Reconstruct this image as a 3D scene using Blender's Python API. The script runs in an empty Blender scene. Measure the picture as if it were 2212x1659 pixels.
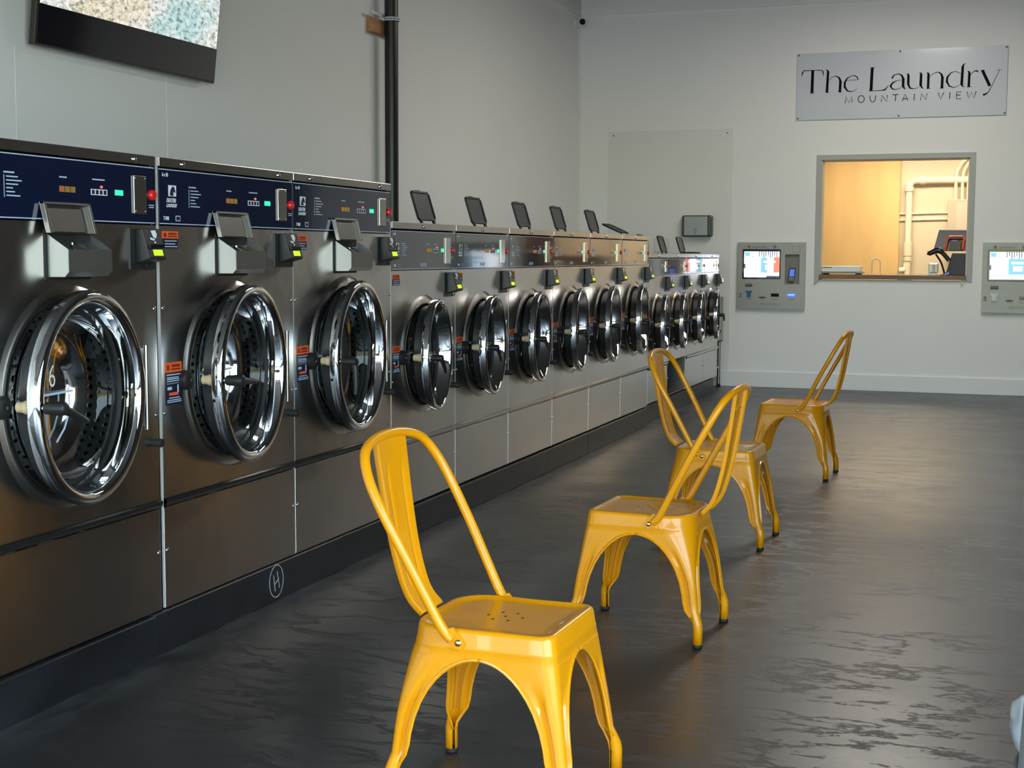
import bpy, bmesh, math, random
from mathutils import Vector, Matrix
random.seed(7)
C = bpy.context.scene
COL = C.collection
PI = math.pi
# ------------------------------------------------------------------ camera
cam_d = bpy.data.cameras.new('camera'); cam = bpy.data.objects.new('camera', cam_d); COL.objects.link(cam)
cam_d.sensor_width = 36; cam_d.lens = 3047.33 * 36 / 2212; cam_d.clip_start = .05; cam_d.clip_end = 200
F = Vector((-0.32726782, 0.94053906, -0.09100579)); R_ = Vector((0.9443324, 0.32896925, 0.00394277)); U = Vector((-0.03364643, 0.08464938, 0.99584256))
cam.matrix_world = Matrix(((R_.x, U.x, -F.x, 2.60966), (R_.y, U.y, -F.y, 0), (R_.z, U.z, -F.z, 1.32), (0, 0, 0, 1)))
C.camera = cam
# ------------------------------------------------------------------ world and light
W = bpy.data.worlds.new('world'); C.world = W; W.use_nodes = True
wn = W.node_tree; wn.nodes.clear()
wo = wn.nodes.new('ShaderNodeOutputWorld'); wb = wn.nodes.new('ShaderNodeBackground'); wr = wn.nodes.new('ShaderNodeValToRGB')
wt = wn.nodes.new('ShaderNodeTexCoord'); ws = wn.nodes.new('ShaderNodeSeparateXYZ'); wm = wn.nodes.new('ShaderNodeMapRange')
wm.inputs[1].default_value = -.25; wm.inputs[2].default_value = .6
wn.links.new(wt.outputs['Generated'], ws.inputs[0]); wn.links.new(ws.outputs['Z'], wm.inputs[0]); wn.links.new(wm.outputs[0], wr.inputs[0])
wn.links.new(wr.outputs[0], wb.inputs[0]); wn.links.new(wb.outputs[0], wo.inputs[0])
cr = wr.color_ramp; cr.elements[0].position = 0; cr.elements[0].color = (.30, .32, .34, 1); cr.elements[1].position = 1; cr.elements[1].color = (.62, .82, 1, 1)
for p, c in ((.27, (.34, .36, .37, 1)), (.30, (.30, .36, .12, 1)), (.345, (.42, .46, .2, 1)), (.37, (.70, .88, 1, 1))):
    e = cr.elements.new(p); e.color = c
wb.inputs[1].default_value = 12.5
def area(name, loc, rot, sx, sy, power, color, portal=False):
    l = bpy.data.lights.new(name, 'AREA'); l.shape = 'RECTANGLE'; l.size = sx; l.size_y = sy; l.energy = power; l.color = color
    if portal: l.cycles.is_portal = True
    o = bpy.data.objects.new(name, l); COL.objects.link(o); o.location = loc; o.rotation_euler = rot
    return o
area('storefront_portal', (1.6, -4.47, 1.75), (PI / 2, 0, PI), 5.6, 2.9, 1, (1, 1, 1), True)
area('added_side_portal', (4.72, -.6, 1.75), (0, PI / 2, 0), 2.8, 6.6, 1, (1, 1, 1), True)  # portal for unseen side glazing, added to put daylight on the left wall
area('office_ceiling_light', (1.7, 15.9, 2.75), (0, 0, 0), 1.8, .4, 80, (1, .82, .58))
area('added_hall_fill', (1.8, 11.0, 3.94), (0, 0, 0), .6, 3.2, 105, (1, .95, .87))  # unseen fill lamp, added to brighten the back wall and far washers
C.view_settings.view_transform = 'Standard'; C.view_settings.look = 'None'; C.view_settings.exposure = 0; C.view_settings.gamma = 1
C.view_settings.use_curve_mapping = False

# ------------------------------------------------------------------ materials
def S(r, g, b):
    f = lambda c: (c / 255 / 12.92) if c / 255 <= .04045 else ((c / 255 + .055) / 1.055) ** 2.4
    return (f(r), f(g), f(b), 1)
MATS = {}
def mat(name, col, rough=.5, metal=0, emit=None, es=0, coat=0, spec=.5, ior=None, bump=None, noise=None, aniso=0, alpha=None):
    if name in MATS: return MATS[name]
    m = bpy.data.materials.new(name); m.use_nodes = True; nt = m.node_tree; b = nt.nodes['Principled BSDF']
    b.inputs['Base Color'].default_value = col; b.inputs['Roughness'].default_value = rough; b.inputs['Metallic'].default_value = metal
    b.inputs['Specular IOR Level'].default_value = spec; b.inputs['Coat Weight'].default_value = coat; b.inputs['Coat Roughness'].default_value = .06
    if ior: b.inputs['IOR'].default_value = ior
    if emit: b.inputs['Emission Color'].default_value = emit; b.inputs['Emission Strength'].default_value = es
    tc = nt.nodes.new('ShaderNodeTexCoord')
    if aniso:
        b.inputs['Anisotropic'].default_value = aniso
        t = nt.nodes.new('ShaderNodeCombineXYZ'); t.inputs[2].default_value = 1; nt.links.new(t.outputs[0], b.inputs['Tangent'])
    if noise:
        sc, amt, stretch = noise
        mp = nt.nodes.new('ShaderNodeMapping'); mp.inputs['Scale'].default_value = stretch
        nz = nt.nodes.new('ShaderNodeTexNoise'); nz.inputs['Scale'].default_value = sc; nz.inputs['Detail'].default_value = 5
        nt.links.new(tc.outputs['Object'], mp.inputs[0]); nt.links.new(mp.outputs[0], nz.inputs['Vector'])
        r = nt.nodes.new('ShaderNodeMapRange'); r.inputs[1].default_value = .3; r.inputs[2].default_value = .7; r.inputs[3].default_value = 1 - amt; r.inputs[4].default_value = 1 + amt
        nt.links.new(nz.outputs[0], r.inputs[0])
        v = nt.nodes.new('ShaderNodeVectorMath'); v.operation = 'SCALE'; v.inputs[0].default_value = col[:3]
        nt.links.new(r.outputs[0], v.inputs['Scale']); nt.links.new(v.outputs[0], b.inputs['Base Color'])
    if bump:
        sc, st, dist, stretch = bump
        mp = nt.nodes.new('ShaderNodeMapping'); mp.inputs['Scale'].default_value = stretch
        nz = nt.nodes.new('ShaderNodeTexNoise'); nz.inputs['Scale'].default_value = sc; nz.inputs['Detail'].default_value = 3
        bp = nt.nodes.new('ShaderNodeBump'); bp.inputs['Strength'].default_value = st; bp.inputs['Distance'].default_value = dist
        nt.links.new(tc.outputs['Object'], mp.inputs[0]); nt.links.new(mp.outputs[0], nz.inputs['Vector']); nt.links.new(nz.outputs[0], bp.inputs['Height'])
        nt.links.new(bp.outputs[0], b.inputs['Normal'])
    MATS[name] = m; return m
WALL = mat('wall_paint', (.85, .86, .84, 1), .75, bump=(60, .15, .002, (1, 1, 1)), noise=(.6, .02, (1, 1, 1)))
TRIM = mat('trim_paint', (.80, .81, .79, 1), .5, noise=(1, .02, (1, 1, 1)))
CEIL = mat('ceiling_paint', (.14, .14, .135, 1), .8, noise=(1, .03, (1, 1, 1)))
DARK = mat('dark_paint', (.045, .043, .04, 1), .5, noise=(1, .2, (1, 1, 1)))
STEEL = mat('stainless_front', (.62, .60, .57, 1), .27, 1, aniso=.85, bump=(2.2, .22, .02, (1, 1, 1)), noise=(3, .06, (1, 1, .25)))
STEEL2 = mat('stainless_smooth', (.50, .49, .46, 1), .24, 1, noise=(8, .05, (1, 1, 1)))
STEELD = mat('stainless_shell', (.34, .33, .31, 1), .32, 1, noise=(4, .06, (1, 1, 1)))
CHROME = mat('chrome', (.68, .69, .70, 1), .05, 1, noise=(6, .02, (1, 1, 1)))
CHROME2 = mat('chrome_satin', (.62, .62, .60, 1), .14, 1, noise=(6, .03, (1, 1, 1)))
NAVY = mat('navy_overlay', S(5, 18, 46), .09, 0, coat=.6, spec=.6, ior=1.55, bump=(5, .06, .01, (1, 1, 1)), noise=(3, .05, (1, 1, 1)))
NAVY2 = mat('slate_overlay', S(30, 37, 52), .06, 0, coat=.8, spec=.7, ior=1.6, bump=(4, .05, .01, (1, 1, 1)), noise=(3, .05, (1, 1, 1)))
PALE = mat('pale_print', S(175, 190, 205), .4, noise=(5, .03, (1, 1, 1)))
WHITE = mat('white_print', S(215, 222, 226), .45, noise=(5, .03, (1, 1, 1)))
BLACK = mat('black_plastic', (.012, .012, .013, 1), .38, noise=(9, .2, (1, 1, 1)))
BLACKM = mat('black_rubber', (.008, .008, .008, 1), .65, noise=(9, .2, (1, 1, 1)))
BLACKG = mat('black_gloss', (.006, .006, .012, 1), .1, coat=.4, noise=(9, .2, (1, 1, 1)))
ORANGE = mat('orange_sticker', S(225, 88, 28), .5, noise=(20, .06, (1, 1, 1)))
REDP = mat('red_button', S(215, 30, 25), .3, coat=.5, noise=(20, .05, (1, 1, 1)))
STKN = mat('sticker_navy', S(14, 22, 48), .4, noise=(20, .1, (1, 1, 1)))
BEIGE = mat('beige_plastic', S(200, 178, 140), .5, noise=(30, .15, (1, 1, 1)))
CHALK = mat('chalk', S(185, 188, 190), .9, noise=(90, .3, (1, 1, 1)))
WOODR = mat('raw_wood', S(176, 128, 88), .7, noise=(14, .3, (1, .2, 4)))
COUNTER = mat('counter_wood', S(112, 78, 48), .4, noise=(6, .35, (.4, 3, 3)))
CREAM = mat('office_cream', (.62, .55, .42, 1), .7, noise=(1.5, .05, (1, 1, 1)))
BOARD = mat('office_board', (.66, .45, .20, 1), .6, noise=(2.2, .09, (2, 2, .35)))
PIPEC = mat('painted_pipe', (.82, .74, .58, 1), .4, noise=(4, .03, (1, 1, 1)))
KGREY = mat('kiosk_plate', (.34, .335, .30, 1), .42, .35, noise=(20, .03, (1, 1, 1)))
KDARK = mat('kiosk_print', (.15, .15, .14, 1), .5, noise=(9, .1, (1, 1, 1)))
SIGN = mat('sign_acrylic', (.60, .64, .70, 1), .3, coat=.2, noise=(2, .02, (1, 1, 1)))
INK = mat('sign_ink', (.004, .004, .005, 1), .7, spec=.1, noise=(9, .1, (1, 1, 1)))
def emis(name, col, st):
    return mat(name, (.02, .02, .02, 1), .3, emit=col, es=st, noise=(5, .02, (1, 1, 1)))
E_GREEN = emis('display_green', (.05, .95, .6, 1), 1.0); E_RED = emis('led_red', (1, .12, .12, 1), 1.6)
E_AMB = emis('display_amber', (.75, .20, .02, 1), .45); E_OLIVE = emis('display_olive', (.45, .28, .02, 1), .45)
E_LIME = emis('reader_screen', (.72, 1, .01, 1), .95); E_BLUE = emis('kiosk_blue', (.02, .06, 1, 1), 3.0)
E_BLUEC = emis('kiosk_blue_core', (.2, .55, 1, 1), 3.0)
E_WHT = emis('kiosk_screen_white', (.9, .95, 1, 1), 2.4); E_SKY = emis('kiosk_screen_sky', (.22, .55, .85, 1), 1.3); E_SAL = emis('kiosk_screen_red', (1, .22, .14, 1), 1.3)
E_INK = emis('kiosk_screen_ink', (.07, .10, .22, 1), 1.0); E_TERM = emis('terminal_screen', (.08, .2, .75, 1), 1.0)
# yellow enamel
YEL = mat('yellow_enamel', S(216, 142, 6), .28, coat=.3, spec=.3, noise=(3, .025, (1, 1, 1)))
YELB = mat('brass_bolt', (.65, .55, .25, 1), .25, 1, noise=(9, .1, (1, 1, 1)))
# glass for washer doors: reflective skin over transparency
def glass_mat():
    m = bpy.data.materials.new('door_glass'); m.use_nodes = True; nt = m.node_tree; nt.nodes.clear()
    o = nt.nodes.new('ShaderNodeOutputMaterial'); mx = nt.nodes.new('ShaderNodeMixShader'); tr = nt.nodes.new('ShaderNodeBsdfTransparent'); gl = nt.nodes.new('ShaderNodeBsdfGlossy')
    fr = nt.nodes.new('ShaderNodeFresnel'); fr.inputs[0].default_value = 1.35; tr.inputs[0].default_value = (.62, .66, .67, 1); gl.inputs['Roughness'].default_value = .03
    nt.links.new(fr.outputs[0], mx.inputs[0]); nt.links.new(tr.outputs[0], mx.inputs[1]); nt.links.new(gl.outputs[0], mx.inputs[2]); nt.links.new(mx.outputs[0], o.inputs[0])
    return m
GLASS = glass_mat()
# perforated drum steel (UV grid of holes)
def perf_mat():
    m = bpy.data.materials.new('perforated_drum'); m.use_nodes = True; nt = m.node_tree; b = nt.nodes['Principled BSDF']
    b.inputs['Metallic'].default_value = 1; b.inputs['Roughness'].default_value = .3
    uv = nt.nodes.new('ShaderNodeUVMap'); sp = nt.nodes.new('ShaderNodeSeparateXYZ'); nt.links.new(uv.outputs[0], sp.inputs[0])
    def M(op, a, bb=None):
        n = nt.nodes.new('ShaderNodeMath'); n.operation = op
        for i, v in enumerate((a, bb)):
            if v is None: continue
            if isinstance(v, (int, float)): n.inputs[i].default_value = v
            else: nt.links.new(v, n.inputs[i])
        return n.outputs[0]
    row = M('FLOOR', sp.outputs[1]); half = M('MULTIPLY', M('MODULO', row, 2), .5)
    fu = M('SUBTRACT', M('FRACT', M('ADD', sp.outputs[0], half)), .5); fv = M('SUBTRACT', M('FRACT', sp.outputs[1]), .5)
    d = M('SQRT', M('ADD', M('MULTIPLY', fu, fu), M('MULTIPLY', fv, fv)))
    rp = nt.nodes.new('ShaderNodeValToRGB'); nt.links.new(d, rp.inputs[0])
    rp.color_ramp.elements[0].position = .20; rp.color_ramp.elements[0].color = (.004, .004, .005, 1); rp.color_ramp.elements[1].position = .32; rp.color_ramp.elements[1].color = (.42, .42, .42, 1)
    nt.links.new(rp.outputs[0], b.inputs['Base Color'])
    bp = nt.nodes.new('ShaderNodeBump'); bp.inputs['Strength'].default_value = .6; bp.inputs['Distance'].default_value = .004
    nt.links.new(rp.outputs[0], bp.inputs['Height']); nt.links.new(bp.outputs[0], b.inputs['Normal'])
    return m
PERF = perf_mat()
# floor
def floor_mat():
    m = bpy.data.materials.new('sealed_black_floor'); m.use_nodes = True; nt = m.node_tree; b = nt.nodes['Principled BSDF']
    tc = nt.nodes.new('ShaderNodeTexCoord')
    def nz(sc, det, stretch, rough=.55):
        mp = nt.nodes.new('ShaderNodeMapping'); mp.inputs['Scale'].default_value = stretch; n = nt.nodes.new('ShaderNodeTexNoise')
        n.inputs['Scale'].default_value = sc; n.inputs['Detail'].default_value = det; n.inputs['Roughness'].default_value = rough
        nt.links.new(tc.outputs['Object'], mp.inputs[0]); nt.links.new(mp.outputs[0], n.inputs['Vector']); return n.outputs[0]
    def ramp(src, stops):
        r = nt.nodes.new('ShaderNodeValToRGB'); nt.links.new(src, r.inputs[0]); e = r.color_ramp.elements
        e[0].position, e[0].color = stops[0]; e[1].position, e[1].color = stops[-1]
        for p, c in stops[1:-1]: e.new(p).color = c
        return r.outputs[0]
    base = ramp(nz(1.3, 6, (1, 1, 1)), [(.3, (.008, .009, .011, 1)), (.7, (.016, .0175, .02, 1))])
    scuff = ramp(nz(7, 9, (1.6, .8, 1), .7), [(.66, (0, 0, 0, 1)), (.74, (.5, .5, .5, 1))])
    big = ramp(nz(.9, 2, (1, 1, 1)), [(.52, (0, 0, 0, 1)), (.62, (1, 1, 1, 1))])
    sx = nt.nodes.new('ShaderNodeSeparateXYZ'); nt.links.new(tc.outputs['Object'], sx.inputs[0])
    edge = nt.nodes.new('ShaderNodeMapRange'); nt.links.new(sx.outputs[0], edge.inputs[0]); edge.inputs[1].default_value = .02; edge.inputs[2].default_value = .2; edge.inputs[3].default_value = 1; edge.inputs[4].default_value = 0
    dust = ramp(nz(9, 8, (1, .35, 1), .65), [(.38, (0, 0, 0, 1)), (.68, (.9, .9, .9, 1))])
    def mul(a, bb, k=None):
        n = nt.nodes.new('ShaderNodeMath'); n.operation = 'MULTIPLY'; nt.links.new(a, n.inputs[0])
        if k is not None: n.inputs[1].default_value = k
        else: nt.links.new(bb, n.inputs[1])
        return n.outputs[0]
    ad = nt.nodes.new('ShaderNodeMath'); ad.operation = 'ADD'; ad.use_clamp = True
    nt.links.new(mul(mul(scuff, big), None, .35), ad.inputs[0]); nt.links.new(mul(mul(edge.outputs[0], dust), None, .55), ad.inputs[1])
    mx = nt.nodes.new('ShaderNodeMix'); mx.data_type = 'RGBA'; nt.links.new(ad.outputs[0], mx.inputs[0]); nt.links.new(base, mx.inputs[6]); mx.inputs[7].default_value = (.16, .165, .17, 1)
    nt.links.new(mx.outputs[2], b.inputs['Base Color'])
    rr = nt.nodes.new('ShaderNodeMapRange'); nt.links.new(nz(2.2, 5, (1, 1, 1)), rr.inputs[0]); rr.inputs[1].default_value = .3; rr.inputs[2].default_value = .7; rr.inputs[3].default_value = .30; rr.inputs[4].default_value = .40
    nt.links.new(rr.outputs[0], b.inputs['Roughness']); b.inputs['Specular IOR Level'].default_value = 1.0
    b1 = nt.nodes.new('ShaderNodeBump'); b1.inputs['Strength'].default_value = .14; b1.inputs['Distance'].default_value = .007
    nt.links.new(nz(5.5, 8, (.8, 1.6, 1), .62), b1.inputs['Height'])
    b2 = nt.nodes.new('ShaderNodeBump'); b2.inputs['Strength'].default_value = .3; b2.inputs['Distance'].default_value = .002
    cr_ = ramp(nz(1.7, 10, (.6, 1.6, 1), .72), [(.485, (1, 1, 1, 1)), (.50, (0, 0, 0, 1)), (.515, (1, 1, 1, 1))])
    nt.links.new(cr_, b2.inputs['Height']); nt.links.new(b1.outputs[0], b2.inputs['Normal']); nt.links.new(b2.outputs[0], b.inputs['Normal'])
    return m
FLOOR = floor_mat()
PLINTH = mat('black_plinth_paint', (.010, .011, .013, 1), .36, spec=.5, bump=(9, .3, .004, (1, 1, 1)), noise=(5, .5, (1, .5, 1)))
# television picture
def tv_mat():
    m = bpy.data.materials.new('television_picture'); m.use_nodes = True; nt = m.node_tree; b = nt.nodes['Principled BSDF']; b.inputs['Base Color'].default_value = (.01, .01, .01, 1); b.inputs['Roughness'].default_value = .2
    tc = nt.nodes.new('ShaderNodeTexCoord'); v = nt.nodes.new('ShaderNodeTexVoronoi'); v.inputs['Scale'].default_value = 60; v.inputs['Randomness'].default_value = 1
    mp = nt.nodes.new('ShaderNodeMapping'); mp.inputs['Scale'].default_value = (1, 1, 1.7); nt.links.new(tc.outputs['Object'], mp.inputs[0]); 
    n2 = nt.nodes.new('ShaderNodeTexNoise'); n2.inputs['Scale'].default_value = 30; n2.inputs['Detail'].default_value = 6
    nt.links.new(mp.outputs[0], n2.inputs['Vector']); va = nt.nodes.new('ShaderNodeMix'); va.data_type = 'RGBA'; va.inputs[0].default_value = .06
    nt.links.new(mp.outputs[0], va.inputs[6]); nt.links.new(n2.outputs['Color'], va.inputs[7]); nt.links.new(va.outputs[2], v.inputs['Vector'])
    r = nt.nodes.new('ShaderNodeValToRGB'); n3 = nt.nodes.new('ShaderNodeTexNoise'); n3.inputs['Scale'].default_value = 26; n3.inputs['Detail'].default_value = 9; n3.inputs['Roughness'].default_value = .72; n3.inputs['Distortion'].default_value = .6
    nt.links.new(mp.outputs[0], n3.inputs['Vector']); nt.links.new(n3.outputs[0], r.inputs[0]); e = r.color_ramp.elements
    e[0].position = .36; e[0].color = (.10, .17, .12, 1); e[1].position = .56; e[1].color = (1, 1, .98, 1); e.new(.46).color = (.66, .66, .60, 1)
    n = nt.nodes.new('ShaderNodeTexNoise'); n.inputs['Scale'].default_value = 2.2; n.inputs['Detail'].default_value = 3; nt.links.new(tc.outputs['Object'], n.inputs['Vector'])
    r2 = nt.nodes.new('ShaderNodeValToRGB'); nt.links.new(n.outputs[0], r2.inputs[0]); f = r2.color_ramp.elements
    f[0].position = .38; f[0].color = (.62, .86, .90, 1); f[1].position = .62; f[1].color = (1, .90, .74, 1); f.new(.5).color = (1, 1, 1, 1)
    mx = nt.nodes.new('ShaderNodeMix'); mx.data_type = 'RGBA'; mx.blend_type = 'MULTIPLY'; mx.inputs[0].default_value = 1; nt.links.new(r.outputs[0], mx.inputs[6]); nt.links.new(r2.outputs[0], mx.inputs[7])
    nt.links.new(mx.outputs[2], b.inputs['Emission Color']); b.inputs['Emission Strength'].default_value = .95
    return m
TVP = tv_mat()

# ------------------------------------------------------------------ mesh builder
class MB:
    def __init__(s): s.v = []; s.f = []; s.m = []; s.uv = {}; s.sm = []
    def box(s, x0, y0, z0, x1, y1, z1, m=0):
        b = len(s.v)
        s.v += [(x0, y0, z0), (x1, y0, z0), (x1, y1, z0), (x0, y1, z0), (x0, y0, z1), (x1, y0, z1), (x1, y1, z1), (x0, y1, z1)]
        for q in ((0, 3, 2, 1), (4, 5, 6, 7), (0, 1, 5, 4), (1, 2, 6, 5), (2, 3, 7, 6), (3, 0, 4, 7)):
            s.f.append([b + i for i in q]); s.m.append(m); s.sm.append(False)
        return s
    def poly(s, pts, m=0, sm=False):
        b = len(s.v); s.v += [tuple(p) for p in pts]; s.f.append(list(range(b, b + len(pts)))); s.m.append(m); s.sm.append(sm); return s
    def prism(s, pts, ext, m=0):     # closed outline pts (3D, planar) swept by ext
        n = len(pts); b = len(s.v); e = Vector(ext)
        s.v += [tuple(p) for p in pts] + [tuple(Vector(p) + e) for p in pts]
        s.f.append(list(range(b, b + n))); s.f.append(list(range(b + 2 * n - 1, b + n - 1, -1)))
        for i in range(n): s.f.append([b + i, b + (i + 1) % n, b + n + (i + 1) % n, b + n + i])
        s.m += [m] * (n + 2); s.sm += [False] * (n + 2); return s
    def grid(s, rows, m=0, closed=False, sm=True, uv=None):
        b = len(s.v); n = len(rows[0])
        for r in rows: s.v += [tuple(p) for p in r]
        for i in range(len(rows) - 1):
            for j in range(n if closed else n - 1):
                k = (j + 1) % n
                s.f.append([b + i * n + j, b + i * n + k, b + (i + 1) * n + k, b + (i + 1) * n + j]); s.m.append(m); s.sm.append(sm)
                if uv: s.uv[len(s.f) - 1] = [uv(i, j), uv(i, j + 1), uv(i + 1, j + 1), uv(i + 1, j)]
        return s
    def lathe(s, prof, cy=0, cz=0, seg=56, m=0, uvs=None, cap=False):   # around the local X axis, profile (x, r)
        rows = [[(x, cy + r * math.cos(2 * PI * k / seg), cz + r * math.sin(2 * PI * k / seg)) for k in range(seg)] for x, r in prof]
        acc = [0]
        for a, b in zip(prof, prof[1:]): acc.append(acc[-1] + math.dist(a, b))
        s.grid(rows, m, True, True, (lambda i, j: (j / seg * uvs[0], acc[i] * uvs[1])) if uvs else None)
        if cap: s.poly(rows[-1], m)
        return s
    def latheZ(s, prof, cx=0, cy=0, seg=32, m=0, cap0=False, cap1=False):
        rows = [[(cx + r * math.cos(2 * PI * k / seg), cy + r * math.sin(2 * PI * k / seg), z) for k in range(seg)] for z, r in prof]
        s.grid(rows, m, True)
        if cap0: s.poly(rows[0][::-1], m)
        if cap1: s.poly(rows[-1], m)
        return s
    def tube(s, pts, rad, seg=10, m=0, caps=True, flat=None):
        pts = [Vector(p) for p in pts]; n = len(pts); rad = rad if isinstance(rad, (list, tuple)) else [rad] * n
        rows = []; up = None
        for i, p in enumerate(pts):
            t = (pts[min(i + 1, n - 1)] - pts[max(i - 1, 0)]).normalized()
            if up is None: up = t.orthogonal().normalized()
            up = (up - t * up.dot(t)).normalized(); sd = t.cross(up)
            rows.append([tuple(p + (up * math.cos(2 * PI * k / seg) + sd * math.sin(2 * PI * k / seg)) * rad[i]) for k in range(seg)])
        s.grid(rows, m, True)
        if caps: s.poly(rows[0][::-1], m); s.poly(rows[-1], m)
        return s
    def dome(s, c, r, ax=(1, 0, 0), m=0, seg=12, h=.6):
        ax = Vector(ax).normalized(); u = ax.orthogonal().normalized(); w = ax.cross(u); c = Vector(c); rows = []
        for i in range(5):
            a = i / 4 * PI / 2 * .98
            rows.append([tuple(c + ax * (r * h * math.sin(a)) + (u * math.cos(2 * PI * k / seg) + w * math.sin(2 * PI * k / seg)) * r * math.cos(a)) for k in range(seg)])
        s.grid(rows, m, True); s.poly(rows[-1], m); return s
    def ribbon(s, pts, plane, depth, m=0):     # pts (u, v, width); plane maps (u, v, d) to 3D
        n = len(pts); L = []; Rr = []
        for i, (a, b, w) in enumerate(pts):
            p0 = pts[max(i - 1, 0)]; p1 = pts[min(i + 1, n - 1)]; dx, dy = p1[0] - p0[0], p1[1] - p0[1]; l = math.hypot(dx, dy) or 1
            nx, ny = -dy / l * w / 2, dx / l * w / 2; L.append((a + nx, b + ny)); Rr.append((a - nx, b - ny))
        for i in range(n - 1):
            q = [L[i], L[i + 1], Rr[i + 1], Rr[i]]
            s.prism([plane(x, y, 0) for x, y in q], Vector(plane(0, 0, depth)) - Vector(plane(0, 0, 0)), m)
        return s
    def build(s, name, mats, parent=None, loc=(0, 0, 0), off=(0, 0, 0), bevel=0, kind=None):
        me = bpy.data.meshes.new(name); me.from_pydata([(a - off[0], b - off[1], c - off[2]) for a, b, c in s.v], [], s.f)
        if not isinstance(mats, (list, tuple)): mats = [mats]
        for m in mats: me.materials.append(m)
        me.polygons.foreach_set('material_index', s.m); me.polygons.foreach_set('use_smooth', s.sm)
        if s.uv:
            ul = me.uv_layers.new(name='UVMap')
            for fi, c in s.uv.items():
                p = me.polygons[fi]
                for k, li in enumerate(p.loop_indices): ul.data[li].uv = c[k]
        bm = bmesh.new(); bm.from_mesh(me); bmesh.ops.recalc_face_normals(bm, faces=bm.faces)
        for e in bm.edges:
            if len(e.link_faces) == 2 and e.calc_face_angle(0) > .75: e.smooth = False
        bm.to_mesh(me); bm.free()
        o = bpy.data.objects.new(name, me); COL.objects.link(o); o.location = loc
        if parent: o.parent = parent
        if bevel:
            b = o.modifiers.new('bevel', 'BEVEL'); b.width = bevel; b.segments = 2; b.limit_method = 'ANGLE'
        if kind: o['kind'] = kind
        return o
def empty(name, loc, label, cat, group=None):
    o = bpy.data.objects.new(name, None); COL.objects.link(o); o.location = loc; o['label'] = label; o['category'] = cat; o.empty_display_size = .1
    if group: o['group'] = group
    return o
def tag(o, label, cat, group=None):
    o['label'] = label; o['category'] = cat
    if group: o['group'] = group
    return o
kids = {}
def tree_copy(o, parent=None):
    c = o.copy(); COL.objects.link(c)
    if parent: c.parent = parent
    for ch in [x for x in bpy.data.objects if x.parent == o]: tree_copy(ch, c)
    return c
def find(root, name):
    return [x for x in bpy.data.objects if x.parent == root and x.name.split('.')[0] == name]
def text(s, size, loc, facing, m, parent, name='lettering', shear=0, off=0, sx=1, align='LEFT', spacing=1):
    cu = bpy.data.curves.new('t', 'FONT'); cu.body = s; cu.size = size; cu.shear = shear; cu.extrude = .0004; cu.offset = off; cu.resolution_u = 2; cu.align_x = align; cu.space_character = spacing
    t = bpy.data.objects.new('t', cu); COL.objects.link(t); dg = bpy.context.evaluated_depsgraph_get(); dg.update()
    me = bpy.data.meshes.new_from_object(t.evaluated_get(dg)); bpy.data.objects.remove(t)
    if facing == 'X': mt = Matrix(((0, 0, 1, 0), (sx, 0, 0, 0), (0, 1, 0, 0), (0, 0, 0, 1)))
    else: mt = Matrix(((sx, 0, 0, 0), (0, 0, -1, 0), (0, 1, 0, 0), (0, 0, 0, 1)))
    me.transform(mt); me.materials.clear(); me.materials.append(m); me.name = name
    o = bpy.data.objects.new(name, me); COL.objects.link(o); o.location = loc; o.parent = parent
    return o
def catmull(P, n=8):
    P = [Vector(p) for p in P]; Q = [P[0] * 2 - P[1]] + P + [P[-1] * 2 - P[-2]]; o = []
    for i in range(1, len(Q) - 2):
        a, b, c, d = Q[i - 1:i + 3]
        for k in range(n):
            t = k / n; o.append(.5 * ((2 * b) + (c - a) * t + (2 * a - 5 * b + 4 * c - d) * t * t + (3 * b - a - 3 * c + d) * t ** 3))
    return o + [P[-1]]

# ------------------------------------------------------------------ room
XL, XR, YF, YB, HC = -1.63, 4.75, -4.5, 14.258, 3.97
MB().box(XL - .2, YF - .2, -.1, XR + .2, 17.2, 0).build('floor', FLOOR, kind='structure')
MB().box(XL - .2, YF - .2, HC, XR + .2, YB + .12, HC + .1).build('ceiling', CEIL, kind='structure')
wl = MB().box(XL - .15, YF - .2, 0, XL, YB + .12, HC).build('wall_left', WALL, kind='structure')
for y in (5.36, 6.58, 9.13, 11.5):
    MB().box(0, -.003, 0, .0012, .003, 2.2 if y < 9 else 3.7).build('panel_seam', WALL, wl, (XL, y, .05))
b = MB(); b.box(XR, 2.8, 0, XR + .15, YB + .12, HC); b.box(XR, YF - .2, 0, XR + .15, 2.8, .3); b.box(XR, YF - .2, 3.2, XR + .15, 2.8, HC); b.box(XR, YF - .2, .3, XR + .15, -4, 3.2)
b.build('wall_right', DARK, kind='structure')
b = MB()
for y in (-2.3, -.6, 1.1): b.box(XR + .04, y, .3, XR + .1, y + .06, 3.2)
b.build('window_added_side', STEEL2, kind='structure')  # bars of the side glazing, added out of view to let in more daylight
b = MB(); b.box(XL, YF - .15, 0, XR, YF, .3); b.box(XL, YF - .15, 3.2, XR, YF, HC); b.box(XL, YF - .15, .3, XL + .35, YF, 3.2); b.box(XR - .3, YF - .15, .3, XR, YF, 3.2)
b.build('wall_front', TRIM, kind='structure')
b = MB()
for x in (-.1, 1.35, 2.8): b.box(x, YF - .1, .3, x + .06, YF - .03, 3.2)
b.box(XL + .35, YF - .1, 2.3, XR - .3, YF - .03, 2.36)
b.build('window_1', STEEL2, kind='structure')
# back wall with the service opening
OX0, OX1, OZ0, OZ1 = .875, 2.262, 1.09, 2.262
b = MB(); b.box(XL, YB, 0, OX0, YB + .12, HC); b.box(OX1, YB, 0, XR, YB + .12, HC); b.box(OX0, YB, 0, OX1, YB + .12, OZ0); b.box(OX0, YB, OZ1, OX1, YB + .12, HC)
wb_ = b.build('wall_back', WALL, kind='structure')
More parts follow.
